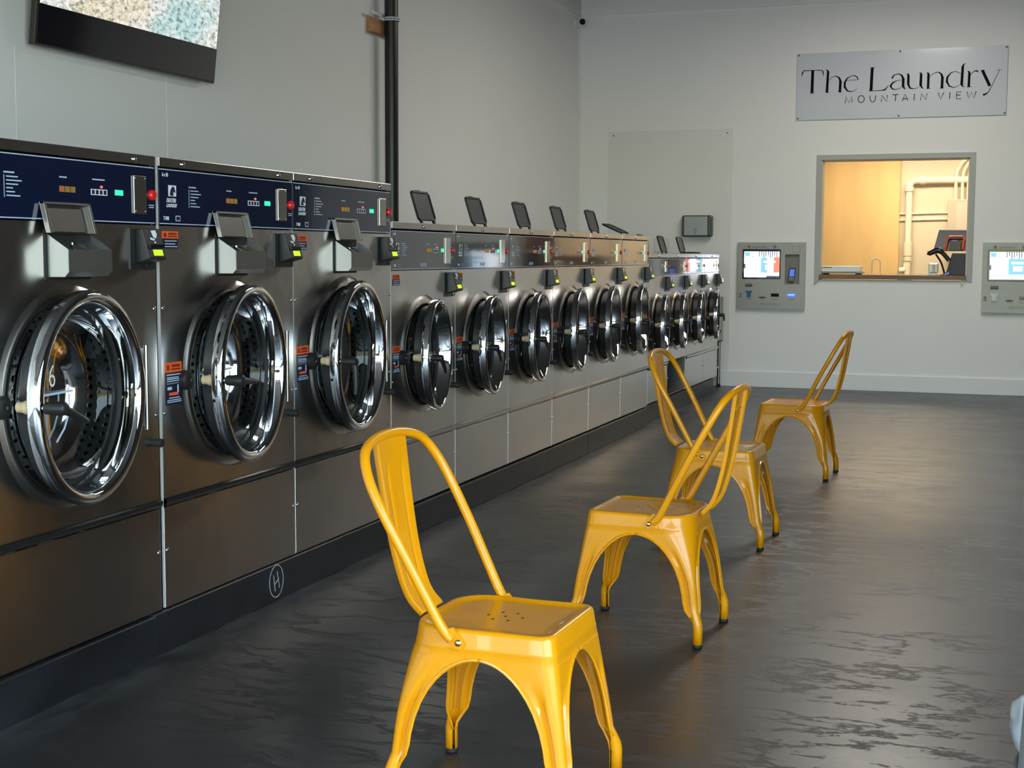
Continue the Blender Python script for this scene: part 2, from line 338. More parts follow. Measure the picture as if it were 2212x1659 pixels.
# band above both walls (furring below the ceiling)
MB().box(XL, YF, 3.775, XL + .028, YB, HC).build('trim_1', WALL, kind='structure')
MB().box(XL, YB - .02, 3.775, XR, YB, HC).build('trim_2', WALL, kind='structure')
MB().box(XL, YB - .016, 0, XL + .016, YB, 3.775).build('trim_3', TRIM, kind='structure')
MB().box(XL + .03, YB - .014, .0, XR, YB, .158).build('baseboard_back', TRIM, kind='structure', bevel=.003)
# repaired wall sheet
o = MB().box(-1.304, YB - .006, .16, -.012, YB, 2.592).build('wall_sheet', mat('sheet_paint', (.79, .795, .765, 1), .7, noise=(1, .02, (1, 1, 1)))); tag(o, 'large painted sheet fixed flat on the back wall behind the last washers', 'panel')
for x in (-1.25, -.07):
    MB().dome((0, 0, 0), .008, (0, -1, 0)).build('screw', KDARK, o, (x, YB - .006, 2.55))
# casing of the opening
CW = .05
b = MB(); y0, y1 = YB - .016, YB
def frame_piece(pts, name='casing_board'):
    return MB().prism([(x, y0, z) for x, z in pts], (0, .016, 0))
cas = empty('window_2', ((OX0 + OX1) / 2, YB, OZ0), '', ''); del cas['label']; del cas['category']; cas['kind'] = 'structure'
def rel(o, root):
    o.parent = root; o.matrix_parent_inverse = Matrix.Translation(-root.location); return o
for pts in ([(OX0 - CW, 1.04), (OX0 - CW, OZ1 + CW), (OX0, OZ1), (OX0, OZ0)], [(OX0 - CW, OZ1 + CW), (OX1 + CW, OZ1 + CW), (OX1, OZ1), (OX0, OZ1)], [(OX1 + CW, OZ1 + CW), (OX1 + CW, 1.085), (OX1, 1.085), (OX1, OZ1)]):
    rel(frame_piece(pts).build('casing_board', mat('casing_paint', (.43, .44, .415, 1), .5, noise=(1, .02, (1, 1, 1)))), cas)
jb = MB(); jb.box(OX0 - .001, YB, OZ0, OX0 + .012, YB + .12, OZ1); jb.box(OX1 - .012, YB, OZ0, OX1 + .001, YB + .12, OZ1); jb.box(OX0, YB, OZ1 - .012, OX1, YB + .12, OZ1)
rel(jb.build('jamb', CREAM), cas)
# office shell
b = MB(); b.box(-.9, 17.0, 0, XR, 17.1, 3.0); b.build('wall_office_back', CREAM, kind='structure')
b = MB(); b.box(-1.0, YB + .12, 0, -.9, 17.1, 3.0); b.build('wall_office_left', CREAM, kind='structure')
MB().box(XR, YB + .12, 0, XR + .1, 17.1, 3.0).build('wall_office_right', CREAM, kind='structure')
MB().box(-1.0, YB + .12, 3.0, XR + .1, 17.1, 3.1).build('ceiling_office', CREAM, kind='structure')

# ------------------------------------------------------------------ plinth
def plinth(y0, y1, x1, h, label):
    o = MB().box(-.95, y0, 0, x1, y1, h).build('machine_plinth', PLINTH, bevel=.004, loc=(0, 0, 0)); tag(o, label, 'plinth', 'black plinth blocks under the washers'); return o
plinth(1.6, 3.900, .022, .135, 'black painted concrete plinth block at the near left end, under the nearest washer')
p2 = plinth(3.904, 5.748, .016, .138, 'black concrete plinth block with a circled chalk letter H')
plinth(5.752, 8.998, .018, .139, 'long black concrete plinth block under the first medium washers')
plinth(9.002, 10.66, .018, .139, 'scuffed dark plinth block under the last medium washers')
plinth(10.664, 13.48, -.02, .142, 'recessed dark plinth block under the four smallest washers')
pl = lambda a, b, d: (.0165 + d, a, b)
m = MB(); m.ribbon([(4.718 + .054 * math.sin(t), .074 + .062 * math.cos(t), .0028) for t in [k * PI / 12 for k in range(0, 25)]], pl, .0006)
m.ribbon([(4.696, .100, .0030), (4.708, .036, .0030)], pl, .0006); m.ribbon([(4.724, .110, .0030), (4.742, .044, .0030)], pl, .0006); m.ribbon([(4.700, .060, .0030), (4.738, .082, .0030)], pl, .0006)
m.build('chalk_mark', CHALK, p2)

# ------------------------------------------------------------------ washers
BIG = dict(w=.914, top=1.634, lid=1.603, pt=1.598, pb=1.414, seam=.509, bot=.14, cy=.460, cz=.895, Rp=.336, Rd=.320, size='big')
SML = dict(w=.80, top=1.469, lid=1.437, pt=1.430, pb=1.250, seam=.462, bot=.146, cy=.387, cz=.847, Rp=.283, Rd=.264, size='small')
MIN = dict(w=.70, top=1.336, lid=1.304, pt=1.297, pb=1.166, seam=.449, bot=.157, cy=.345, cz=.775, Rp=.252, Rd=.236, size='mini')
def plate_with_hole(mb, y0, y1, z0, z1, cy, cz, r, x):
    angs = [2 * PI * k / 64 for k in range(64)] + [math.atan2(z - cz, y - cy) % (2 * PI) for y in (y0, y1) for z in (z0, z1)]
    angs = sorted(set(round(a, 6) for a in angs)); outer = []; inner = []
    for a in angs:
        c, s_ = math.cos(a), math.sin(a); t = 1e9
        if c > 1e-9: t = min(t, (y1 - cy) / c)
        if c < -1e-9: t = min(t, (y0 - cy) / c)
        if s_ > 1e-9: t = min(t, (z1 - cz) / s_)
        if s_ < -1e-9: t = min(t, (z0 - cz) / s_)
        outer.append((x, cy + c * t, cz + s_ * t)); inner.append((x, cy + r * c, cz + r * s_))
    back = [(x - .012, p[1], p[2]) for p in outer]
    mb.grid([back, outer, inner], 0, True, False)
def washer(K, label, group):
    zb = K['bot']; w = K['w']; cy, cz, Rp, Rd = K['cy'], K['cz'], K['Rp'], K['Rd']; size = K['size']; big = size == 'big'
    root = empty('washer', (0, 0, zb), label, 'washing machine', group)
    O = (0, 0, zb)
    D = .93
    # shell
    b = MB(); b.box(-D, 0, zb, -.012, .008, K['top'] - .002); b.box(-D, w - .008, zb, -.012, w, K['top'] - .002); b.box(-D, 0, K['top'] - .012, -.002, w, K['top'] - .001); b.box(-D, 0, zb, -D + .01, w, K['top'] - .01); b.box(-D, 0, zb, -.012, w, zb + .01)
    b.build('body', STEELD, root, off=O)
    b = MB(); plate_with_hole(b, .002, w - .002, K['seam'] + .002, K['pb'] - .003, cy, cz, Rp, 0)
    b.lathe([(0, Rp), (-.004, Rp - .001), (-.003, Rp - .005), (.004, Rp - .014), (.008, Rp - .030), (.007, Rp - .040), (-.002, Rp - .047), (-.03, Rp - .050)], cy, cz, 64)
    b.build('front_panel', STEEL, root, off=O)
    b = MB().box(-.012, .002, zb + .002, 0, w - .002, K['seam'] - .028); b.build('service_panel', STEEL, root, off=O, bevel=.002)
    # rolled lip between the panels
    MB().box(-.009, -.0012, zb + .002, -.001, .0008, K['top'] - .002).build('edge_strip', mat('edge_steel', (.75, .75, .72, 1), .45, .4, noise=(4, .04, (1, 1, 1))), root, off=O)
    lip = MB(); rows = [[(x, y, z) for y in (.001, w - .001)] for x, z in ((-.012, K['seam'] + .001), (.004, K['seam'] + .001), (.011, K['seam'] - .003), (.012, K['seam'] - .010), (.006, K['seam'] - .022), (-.004, K['seam'] - .026), (-.012, K['seam'] - .027))]
    lip.grid(rows, 0, False, True); lip.build('panel_lip', CHROME2 if not big else mat('dark_channel', (.05, .05, .05, 1), .3, .8, noise=(4, .06, (1, 1, 1))), root, off=O)
    b = MB().box(-.03, .001, K['lid'], .006, w - .001, K['top']); lidm = b.build('top_trim', STEEL2, root, off=O, bevel=.002)
    bolts = (.137, w - .12) if big else ((w * .47,))
    for y in bolts:
        b = MB().dome((.006, y, K['lid'] + .014), .0095 if big else .009, m=0, h=.9); b.build('bolt', CHROME, root, off=O)
    # screws on the side edges
    for z in ((1.142, .794, .335) if big else (K['seam'] + .28, K['seam'] - .14)):
        for y in (.016, w - .014):
            MB().dome((0, y, z), .0075 if big else .006, h=.6).build('screw', CHROME, root, off=O)
    # control panel
    pm = NAVY if big else NAVY2
    b = MB().box(-.012, .003, K['pb'], .0015, w - .003, K['pt'])
    cp = b.build('control_panel', pm, root, off=O)
    zt, zp = K['pt'], K['pb']
    b = MB(); b.box(.0015, .004, zt - .0045, .0022, w - .004, zt - .0015, 0); b.box(.0015, .004, zp + .003, .0022, w - .004, zp + .006, 0)
    b.build('border_line', PALE, cp, off=O)
    X = .0019
    f = (lambda a, z: (a, z)) 
    s = 1.0 if big else (.82 if size == 'small' else .7)
    hz = zp + (zt - zp) * .51                     # middle line of controls
    pl0 = .79 if big else (w * .82); pw = .067 if big else .068 * (1 if size == 'small' else .85)
    b = MB().box(.0015, pl0, zp + .032 * s, .0075, pl0 + pw, zt - .032 * s); g = b.build('coin_plate', STEEL2 if big else CHROME2, cp, off=O, bevel=.0015)
    for yy in (pl0 + .007, pl0 + pw - .007):
        for zz in (zp + .040 * s, zt - .040 * s): MB().dome((.0075, yy, zz), .003).build('rivet', CHROME, cp, off=O)
    rb = pl0 + pw + (.034 if big else .028)
    b = MB().lathe([(.0015, .017 * s), (.010, .0165 * s), (.015, .013 * s), (.016, .0)], rb, hz, 20); b.build('stop_button', REDP, cp, off=O)
    gx = pl0 - (.095 if big else .05); b = MB().box(X, gx, hz - .0085, .003, gx + .042 * s, hz + .0085); b.build('price_display', E_GREEN, cp, off=O)
    dx = gx - (.122 if big else .10); b = MB().box(X, dx, hz - .012, .0025, dx + .082 * s, hz + .006, 0)
    for k in range(4): b.box(.0025, dx + (.004 + k * .0198) * s, hz - .0095, .003, dx + (.0175 + k * .0198) * s, hz + .0035, 1)
    b.build('temperature_selector', [WHITE, STKN], cp, off=O)
    MB().dome((.0025, dx + .052 * s, hz + .0135), .0045 * (1 if big else 1), h=1).build('indicator_light', E_RED, cp, off=O)
    b = MB()
    if size != 'mini':
        ax = dx - .15 if big else dx - .085
        for k, mm in enumerate((0, 1, 1)): b.box(X, ax + k * .026 * s, hz - .009, .0025, ax + (k * .026 + .022) * s, hz + .008, mm)
        b.build('cycle_lights', [E_AMB, E_OLIVE], cp, off=O)
        # small print
        b = MB()
        b.box(X, ax, hz + .032 * s, .0022, ax + .035 * s, hz + .036 * s); b.box(X, dx + .008, hz + .033 * s, .0022, dx + .07 * s, hz + .037 * s)
        ix = .18 if big else .12
        for k, L in enumerate((.05, .066, .05, .028, .036, .058)):
            b.box(X, ix + .01, hz + (.022 - k * .0105) * s, .0022, ix + .01 + L * s, hz + (.0255 - k * .0105) * s)
        b.box(X, ix, hz - .034 * s, .0022, ix + .0025, hz + .028 * s); b.box(X, ix, hz + .033 * s, .0022, ix + .045 * s, hz + .0375 * s)
        b.box(X, rb - .015, hz - .034, .0022, rb + .017, hz - .031); b.box(X, rb - .013, hz - .041, .0022, rb + .014, hz - .038)
        b.build('printed_text', PALE, cp, off=O, kind='stuff')
        # horse badge
        lx = .057 if big else .05; lz = hz + .001; u = .046 * s; v = .036 * s
        b = MB().box(X, lx, lz, .0024, lx + u, lz + v, 0)
        q = lambda a, c: (.0024, lx + a * u, lz + c * v)
        b.prism([q(.18, .06), q(.2, .35), q(.3, .62), q(.48, .86), q(.62, .92), q(.78, .74), q(.90, .42), q(.82, .30), q(.66, .46), q(.60, .30), q(.66, .06)], (.0005, 0, 0), 1)
        b.build('horse_badge', [WHITE, STKN], cp, off=O)
        text('DEXTER', .019 * s, (X, lx - .012 * s, lz - .020 * s - zb), 'X', WHITE, cp, 'maker_name', .3, .0004, .80)
        text('LAUNDRY', .0165 * s, (X, lx - .012 * s, lz - .036 * s - zb), 'X', WHITE, cp, 'maker_name', .3, .0003, .80)
        text('6 x 10', .018 * s, (X, .022, zt - .026 * s - zb), 'X', WHITE, cp, 'size_print', 0, .0003, .75)
        text('T-900' if big else 'T-400', .018 * s, (X, .026, zp + .016 - zb), 'X', WHITE, cp, 'model_print', 0, .0003, .75)
        b = MB().box(X, .098 * s, zp + .014, .0024, .126 * s, zp + .032 * s, 0).box(.0024, .101 * s, zp + .017, .0026, .123 * s, zp + .029 * s, 1); b.build('size_badge', [PALE, STKN], cp, off=O)
        if not big: text('DEXTER', .023, (X, w * .43, zp + .014 - zb), 'X', PALE, cp, 'maker_name', .3, .0004, .85)
    # stickers
    def sticker(y, z1, ww, h1, h2, lines):
        b = MB().box(.0, y, z1 - h1, .0012, y + ww, z1, 0).box(.0, y, z1 - h1 - h2, .001, y + ww, z1 - h1, 1)
        b.box(.0012, y + ww * .38, z1 - h1 * .5, .0015, y + ww * .9, z1 - h1 * .22, 3); b.box(.0012, y + ww * .34, z1 - h1 * .8, .0015, y + ww * .92, z1 - h1 * .62, 3); b.box(.0012, y + ww * .1, z1 - h1 * .8, .0015, y + ww * .25, z1 - h1 * .25, 3)
        for zz, a, c, th in lines: b.box(.001, y + ww * a, z1 - h1 - h2 * zz - th, .0014, y + ww * c, z1 - h1 - h2 * zz, 2)
        if h2 > .08: b.box(.001, y + ww * .22, z1 - h1 - h2 * .72, .0013, y + ww * .78, z1 - h1 - h2 * .63, 0)
        b.build('warning_sticker', [ORANGE, STKN, PALE, mat('sticker_brown', S(120, 35, 10), .5, noise=(9, .1, (1, 1, 1)))], root, off=O)
    k = 1 if big else .88
    if size != 'mini': sticker(.018 if big else .014, zp - .020, .094 * k, .024 * k, .032 * k, [(.2, .15, .9, .003), (.5, .15, .8, .003), (.78, .15, .95, .003)])
    sticker(.021 if big else .012, cz + .065 * k, .098 * k * (1 if size != 'mini' else .7), .033 * k, .108 * k, [(.06, .08, .92, .0035), (.15, .1, .8, .003), (.2, .1, .92, .003), (.26, .1, .85, .003), (.34, .08, .95, .0015), (.45, .12, .38, .010), (.4, .72, .8, .026), (.78, .2, .85, .003), (.85, .1, .95, .003), (.91, .1, .95, .003)])
    # rubber bumper peg
    py = w - .035 if big else w - .028
    MB().lathe([(0, .014), (.03, .0145), (.036, .012), (.037, 0)], py, cz - .19 if big else cz - .18, 16).build('door_bumper', BLACKM, root, off=O)
    # drum
    b = MB(); seg = 72; nh = 60 if big else 54
    b.lathe([(-.016, Rp - .051), (-.12, Rp - .052), (-.42, Rp - .052)], cy, cz, 48, 0, uvs=(nh, nh / (2 * PI * Rp)))
    b.build('drum', PERF, root, off=O)
    b = MB(); b.lathe([(-.42, Rp - .052), (-.425, 0.01)], cy, cz, 48, 0, uvs=(40, 24), cap=True)
    b.build('drum_back', PERF, root, off=O)
    for j in range(3):
        b = MB(); a = 2 * PI * j / 3 + .5; c, s_ = math.cos(a), math.sin(a); r0, r1 = Rp - .054, Rp - .11; t = .045
        ring = [(cy + r0 * c - t * s_, cz + r0 * s_ + t * c), (cy + r1 * c - .012 * s_, cz + r1 * s_ + .012 * c), (cy + r1 * c + .012 * s_, cz + r1 * s_ - .012 * c), (cy + r0 * c + t * s_, cz + r0 * s_ - t * c)]
        b.prism([(-.10, y, z) for y, z in ring], (-.31, 0, 0)); b.build('drum_paddle', STEELD, root, off=O)
    b = MB().lathe([(.0065, Rp - .041), (.004, Rp - .046), (-.004, Rp - .0505), (-.014, Rp - .053), (-.018, Rp - .050)], cy, cz, 56); b.build('port_gasket', BLACKM, root, off=O)
    b = MB().lathe([(.0, .034), (.018, .033), (.022, .028), (.022, .012), (.018, .010), (.018, 0)], cy - Rp + .012, cz, 20); b.build('latch_keeper', BLACK, root, off=O)
    # hinge
    b = MB(); hy = cy + Rd + .012
    b.box(0, hy + .008, cz - .125 * k, .03, hy + .022, cz + .125 * k)
    b.tube([(.034, hy + .004, cz - .135 * k), (.034, hy + .004, cz + .135 * k)], .008, 10)
    b.build('door_hinge', STEEL2, root, off=O)
    # door
    b = MB(); q = Rd; c0 = -q
    b.lathe(([(-.026, q - .030), (-.028, q - .008), (-.025, q - .003), (-.004, q - .001), (.003, q - .003), (.011, q - .009), (.015, q - .020), (.012, q - .032), (.004, q - .040), (-.006, q - .044), (-.052, q - .050)] if big else
             [(-.026, q - .030), (-.028, q - .006), (-.025, q - .001), (.004, q), (.009, q - .002), (.012, q - .008), (.011, q - .015), (.006, q - .020), (-.004, q - .023), (-.020, q - .030), (-.062, q - .040)]), c0, 0, 72)
    door = b.build('door', CHROME, root); door.location = (.035, cy + Rd, cz - zb); door.rotation_euler = (0, 0, .125)
    ri = q - (.050 if big else .044)
    MB().lathe([(-.05, ri), (-.072, ri - .006), (-.076, ri - .016), (-.070, ri - .024)], c0, 0, 56).build('door_gasket', BLACKM, door)
    b = MB().lathe([(-.062, ri - .004), (-.082, ri - .014), (-.105, ri - .022), (-.122, ri - .040), (-.134, ri - .08), (-.143, ri * .4), (-.146, .0)], c0, 0, 56); b.build('door_glass', GLASS, door)
    MB().lathe([(-.026, q - .026), (-.050, q - .030), (-.068, q - .034), (-.078, ri - .008)], c0, 0, 56).build('door_back_ring', BLACK, door)
    b = MB(); yy = c0 - ri * .92
    b.box(-.1315, c0 - .178 * q / .318, .004, -.129, c0 + .11 * q / .318, .011); 
    f_ = q / .32 * .92; b.tube([(-.125, c0 + .09 * f_, .0), (-.125, c0 + .085 * f_, -.06 * f_), (-.125, c0 + .055 * f_, -.11 * f_), (-.125, c0 + .005 * f_, -.15 * f_)], .003, 6)
    b.build('printed_lines', PALE, door)
    # latch and handle on the free side
    hy0 = -2 * q + .024
    b = MB().lathe([(-.026, .018), (-.042, .020), (-.048, .016), (-.066, .015), (-.070, .010), (-.070, 0)], hy0 + .004, 0, 18); b.build('door_latch', BEIGE, door)
    hb = MB(); hs = 1 if big else .85
    hb.dome((.0, 0, 0), .010, m=1); hb.lathe([(.004, .012), (.008, .017 * hs), (.045 * hs, .020 * hs), (.066 * hs, .019 * hs), (.072 * hs, .012 * hs), (.073 * hs, 0)], 0, 0, 18)
    hb.tube([(.056 * hs, 0, -.004), (.062 * hs, .0, -.035 * hs), (.064 * hs, 0, -.09 * hs), (.062 * hs, 0, -.132 * hs)], [.016 * hs, .0125 * hs, .0105 * hs, .008 * hs], 10)
    hd = hb.build('door_handle', [BLACK, CHROME], door); hd.location = (.014, hy0, 0)
    # card reader
    ry = (w - .146) if big else (w - (.155 if size == 'small' else .135)); rz0 = zp - .142 * (1 if big else .96); rz1 = zp - .016; kk = 1 if big else .97
    MB().box(0, ry, rz0, .004, ry + (.140 if big else .118), rz1).build('reader_plate', BLACK, root, off=O)
    y0_, y1_ = ry + .028, ry + .126
    if not big: y0_, y1_ = ry + .03, ry + .128
    b = MB(); prof = [(.004, rz1 - .004), (.030, rz1 + .002), (.056, rz0 + .034), (.052, rz0 + .030), (.010, rz0 + .018), (.004, rz0 + .018)]
    b.prism([(x, y0_, z) for x, z in prof], (0, y1_ - y0_, 0)); rd = b.build('card_reader', BLACK, root, off=O, bevel=.003)
    # sloped face parts
    A = Vector((.030, 0, rz1 + .002)); B = Vector((.056, 0, rz0 + .034)); dv = B - A; nn = Vector((-dv.z, 0, dv.x)).normalized()
    if nn.x < 0: nn = -nn
    def on(u, v, d=.0008): p = A + dv * v + nn * d; return (p.x, y0_ + (y1_ - y0_) * u, p.z)
    b = MB().prism([on(.28, .72), on(.80, .72), on(.80, .92), on(.28, .92)], nn * .0015); b.build('reader_screen', E_LIME, rd, off=O)
    b = MB().prism([on(.1, .56, .0005), on(.92, .56, .0005), on(.92, .66, .0005), on(.1, .66, .0005)], nn * .006); b.build('reader_slot', BLACKG, rd, off=O)
    b = MB().prism([on(.42, .08), on(.68, .06), on(.72, .2), on(.62, .34), on(.48, .3)], nn * .0008); b.prism([on(.30, .30), on(.54, .36), on(.50, .42), on(.28, .38)], nn * .0008); b.prism([on(.46, .46), on(.54, .44), on(.58, .48), on(.50, .51)], nn * .0008)
    b.build('hand_symbol', WHITE, rd, off=O)
    MB().tube([(.02, y0_ + .03, rz0 + .016), (.02, y0_ + .034, rz0 + .006), (.02, y0_ + .06, rz0 + .006), (.02, y0_ + .07, rz0 + .016)], .0025, 6).build('reader_cable', BLACKM, rd, off=O)
    if big:
        # soap dispenser with open steel lid
        y0_, y1_ = .358, .566
        b = MB().box(0, y0_ - .010, 1.243, .003, y1_ - .004, 1.388, 0); b.build('dispenser_backplate', BLACKM, root, off=O)
        prof = [(.004, 1.253), (.062, 1.253), (.076, 1.268), (.076, 1.331), (.004, 1.376)]
        b = MB()
        for ya, yb in ((y0_, y0_ + .002), (y1_ - .002, y1_)): b.prism([(x, ya, z) for x, z in prof], (0, yb - ya, 0))
        b.box(.0745, y0_, 1.268, .0765, y1_, 1.331); b.box(.004, y0_, 1.252, .062, y1_, 1.254); b.prism([(.062, y0_, 1.252), (.0765, y0_, 1.267), (.0765, y0_, 1.269), (.061, y0_, 1.254)], (0, y1_ - y0_, 0))
        b.prism([(.006, y0_ + .002, 1.352), (.074, y0_ + .002, 1.312), (.074, y0_ + .002, 1.310), (.006, y0_ + .002, 1.350)], (0, y1_ - y0_ - .004, 0))
        db = b.build('soap_dispenser', mat('dispenser_steel', (.36, .36, .34, 1), .42, 1, noise=(8, .05, (1, 1, 1))), root, off=O)
        b = MB(); rows = []
        for r, d in ((.034, .0), (.030, .004), (.024, -.006), (.012, -.010)):
            rows.append([(.040 + r * .8 * math.cos(t), (y0_ + y1_) / 2 + r * math.sin(t), 1.334 - r * .8 * math.cos(t) * .58 + d) for t in [2 * PI * j / 20 for j in range(20)]])
        b.grid(rows, 0, True); b.build('soap_funnel', CHROME2, db, off=O)
        lx0, lx1 = .022, .0; b = MB(); ly0, ly1 = .330, .550
        def L(u, v, d): return (lx0 + (lx1 - lx0) * v + d, ly0 + (ly1 - ly0) * u, 1.378 + .090 * v)
        b.prism([L(0, 0, 0), L(1, 0, 0), L(1, 1, 0), L(0, 1, 0)], (.002, 0, 0))
        for u0, u1, v0, v1 in ((0, .05, 0, 1), (.95, 1, 0, 1), (0, 1, .92, 1)): b.prism([L(u0, v0, .002), L(u1, v0, .002), L(u1, v1, .002), L(u0, v1, .002)], (.014, 0, 0))
        b.prism([L(.12, .04, .002), L(.86, .04, .002), L(.86, .80, .002), L(.12, .80, .002)], (.004, 0, 0))
        lid = b.build('dispenser_lid', mat('lid_steel', (.30, .29, .27, 1), .38, 1, noise=(8, .05, (1, 1, 1))), root, off=O, bevel=.0012)
        b = MB()
        for j in range(6): b.prism([L(.16 + j * .12, .0, .004), L(.22 + j * .12, .0, .004), L(.22 + j * .12, .03, .004), L(.16 + j * .12, .03, .004)], (.004, 0, 0))
        b.build('hinge_knuckles', BLACKM, lid, off=O)
    else:
        # black plastic soap lid on the top
        kq = 1 if size == 'small' else .9
        sc = .118 * kq
        b = MB(); lw, lh = .225 * kq, .150 * kq
        def rr(w_, h_, r, x, m_=0, t=.008):
            pts = []
            for cx_, cz_, a0 in ((w_ - r, r, -PI / 2), (w_ - r, h_ - r, 0), (r, h_ - r, PI / 2), (r, r, PI)):
                for k2 in range(4): a = a0 + k2 / 3 * PI / 2; pts.append((x, cx_ + r * math.cos(a), cz_ + r * math.sin(a)))
            b.prism(pts, (t, 0, 0), m_)
        rr(lw, lh, .018, 0)
        # raised rim
        for ya, yb, za, zc in ((.0, .010, .012, lh - .012), (lw - .010, lw, .012, lh - .012), (.012, lw - .012, 0, .010), (.012, lw - .012, lh - .010, lh)): b.box(.008, ya, za, .013, yb, zc)
        b.box(.0, lw * .3, lh, .008, lw * .55, lh + .006)
        for ya in (.022, lw - .04): b.box(0, ya, -.018, .012, ya + .018, .004)
        ld = b.build('soap_lid', BLACK, root, bevel=.0015); ld.location = (-.10, (w * .69 if size == 'small' else w * .62), K['top'] + .017 - zb); ld.rotation_euler = (0, -.30, 0)
        MB().box(-.17, ld.location[1] - .01, K['top'] - .001, -.085, ld.location[1] + lw + .01, K['top'] + .003).build('soap_opening_frame', BLACK, root, off=O)
    return root
protoB = washer(BIG, '', 'large washers'); protoS = washer(SML, '', 'medium washers'); protoM = washer(MIN, '', 'small washers')
bigs = [(3.055, .914), (3.989, .918), (4.909, .918)]
smls = [5.836, 6.626, 7.437, 8.254, 9.064, 9.896, 10.719]; mins = [10.722, 11.404, 12.118, 12.867, 13.556]
LB = ['nearest large steel washer, cut by the left edge, number 6 printed on its round door',
      'middle of the three large steel washers, with open soap box and lime card reader',
      'third large steel washer, its door handle hanging straight down, beside the lower washers']
LS = ['first medium steel washer, right after the tall large ones, below the black wall pipe',
      'second medium steel washer, purple glow mirrored on its control strip',
      'third medium steel washer counted from the tall large washers',
      'fourth medium steel washer counted from the tall large washers',
      'fifth medium steel washer, last with its black soap lid standing upright',
      'sixth medium steel washer, soap lid folded far back, before the step down']
LM = ['first of the four smallest washers, half hidden by the taller medium washer',
      'second smallest washer, above the dark gap where a lower panel is missing',
      'third smallest washer, blue glow beside it and a black lid standing up',
      'farthest and last washer of the row, no soap lid raised, by the steel sink']
rootsB = [protoB] + [tree_copy(protoB) for _ in range(2)]
rootsS = [protoS] + [tree_copy(protoS) for _ in range(5)]
rootsM = [protoM] + [tree_copy(protoM) for _ in range(3)]
for r, (y, w_), l in zip(rootsB, bigs, LB): r.location.y = y; r.scale.y = w_ / .914; r['label'] = l
for i, r in enumerate(rootsS): r.location.y = smls[i]; r.scale.y = (smls[i + 1] - smls[i] - .005) / .80; r['label'] = LS[i]
for i, r in enumerate(rootsM): r.location.y = mins[i]; r.scale.y = (mins[i + 1] - mins[i] - .004) / .70; r['label'] = LM[i]
def handle_turn(root, ang, open_=None):
    d = find(root, 'door')[0]
    if open_ is not None: d.rotation_euler.z = open_
    find(d, 'door_handle')[0].rotation_euler.x = ang
handle_turn(rootsB[0], math.radians(68), .118); handle_turn(rootsB[1], math.radians(84), .14); handle_turn(rootsB[2], 0, .112)
for r, a, o_ in zip(rootsS, (50, 50, 55, 45, 20, 12), (.16, .136, .125, .13, .12, .125)): handle_turn(r, math.radians(a), o_)
for r, d in zip(rootsS, (0, -.07, -.12, -.20, -.235, -.27)): find(r, 'soap_lid')[0].location.y += d; find(r, 'soap_opening_frame')[0].location.y += d
for r in rootsM: find(r, 'soap_lid')[0].location.y -= .31; find(r, 'soap_opening_frame')[0].location.y -= .31
for r, a in zip(rootsM, (85, 80, 85, 60)): handle_turn(r, math.radians(a), .13)
find(rootsS[5], 'soap_lid')[0].rotation_euler.y = -1.15
for o in find(rootsM[3], 'soap_lid'): o.rotation_euler = (0, -PI / 2, 0); o.location.z -= .010; o.location.x -= .02
# missing lower panel on the second smallest washer
for o in find(rootsM[1], 'service_panel'): bpy.data.objects.remove(o)
for o in find(rootsM[1], 'panel_lip'): bpy.data.objects.remove(o)
MB().box(-.5, .02, 0, -.45, .68, .30).box(-.45, .1, .01, -.2, .4, .12).tube([(-.3, .5, 0.01), (-.25, .52, .15), (-.4, .5, .28)], .03).build('exposed_motor', BLACKM, rootsM[1])
d0 = find(rootsB[0], 'door')[0]
text('6', .10, (-.1285, -.318 - .03, .028), 'X', WHITE, d0, 'printed_number', 0, -.0012, .85)

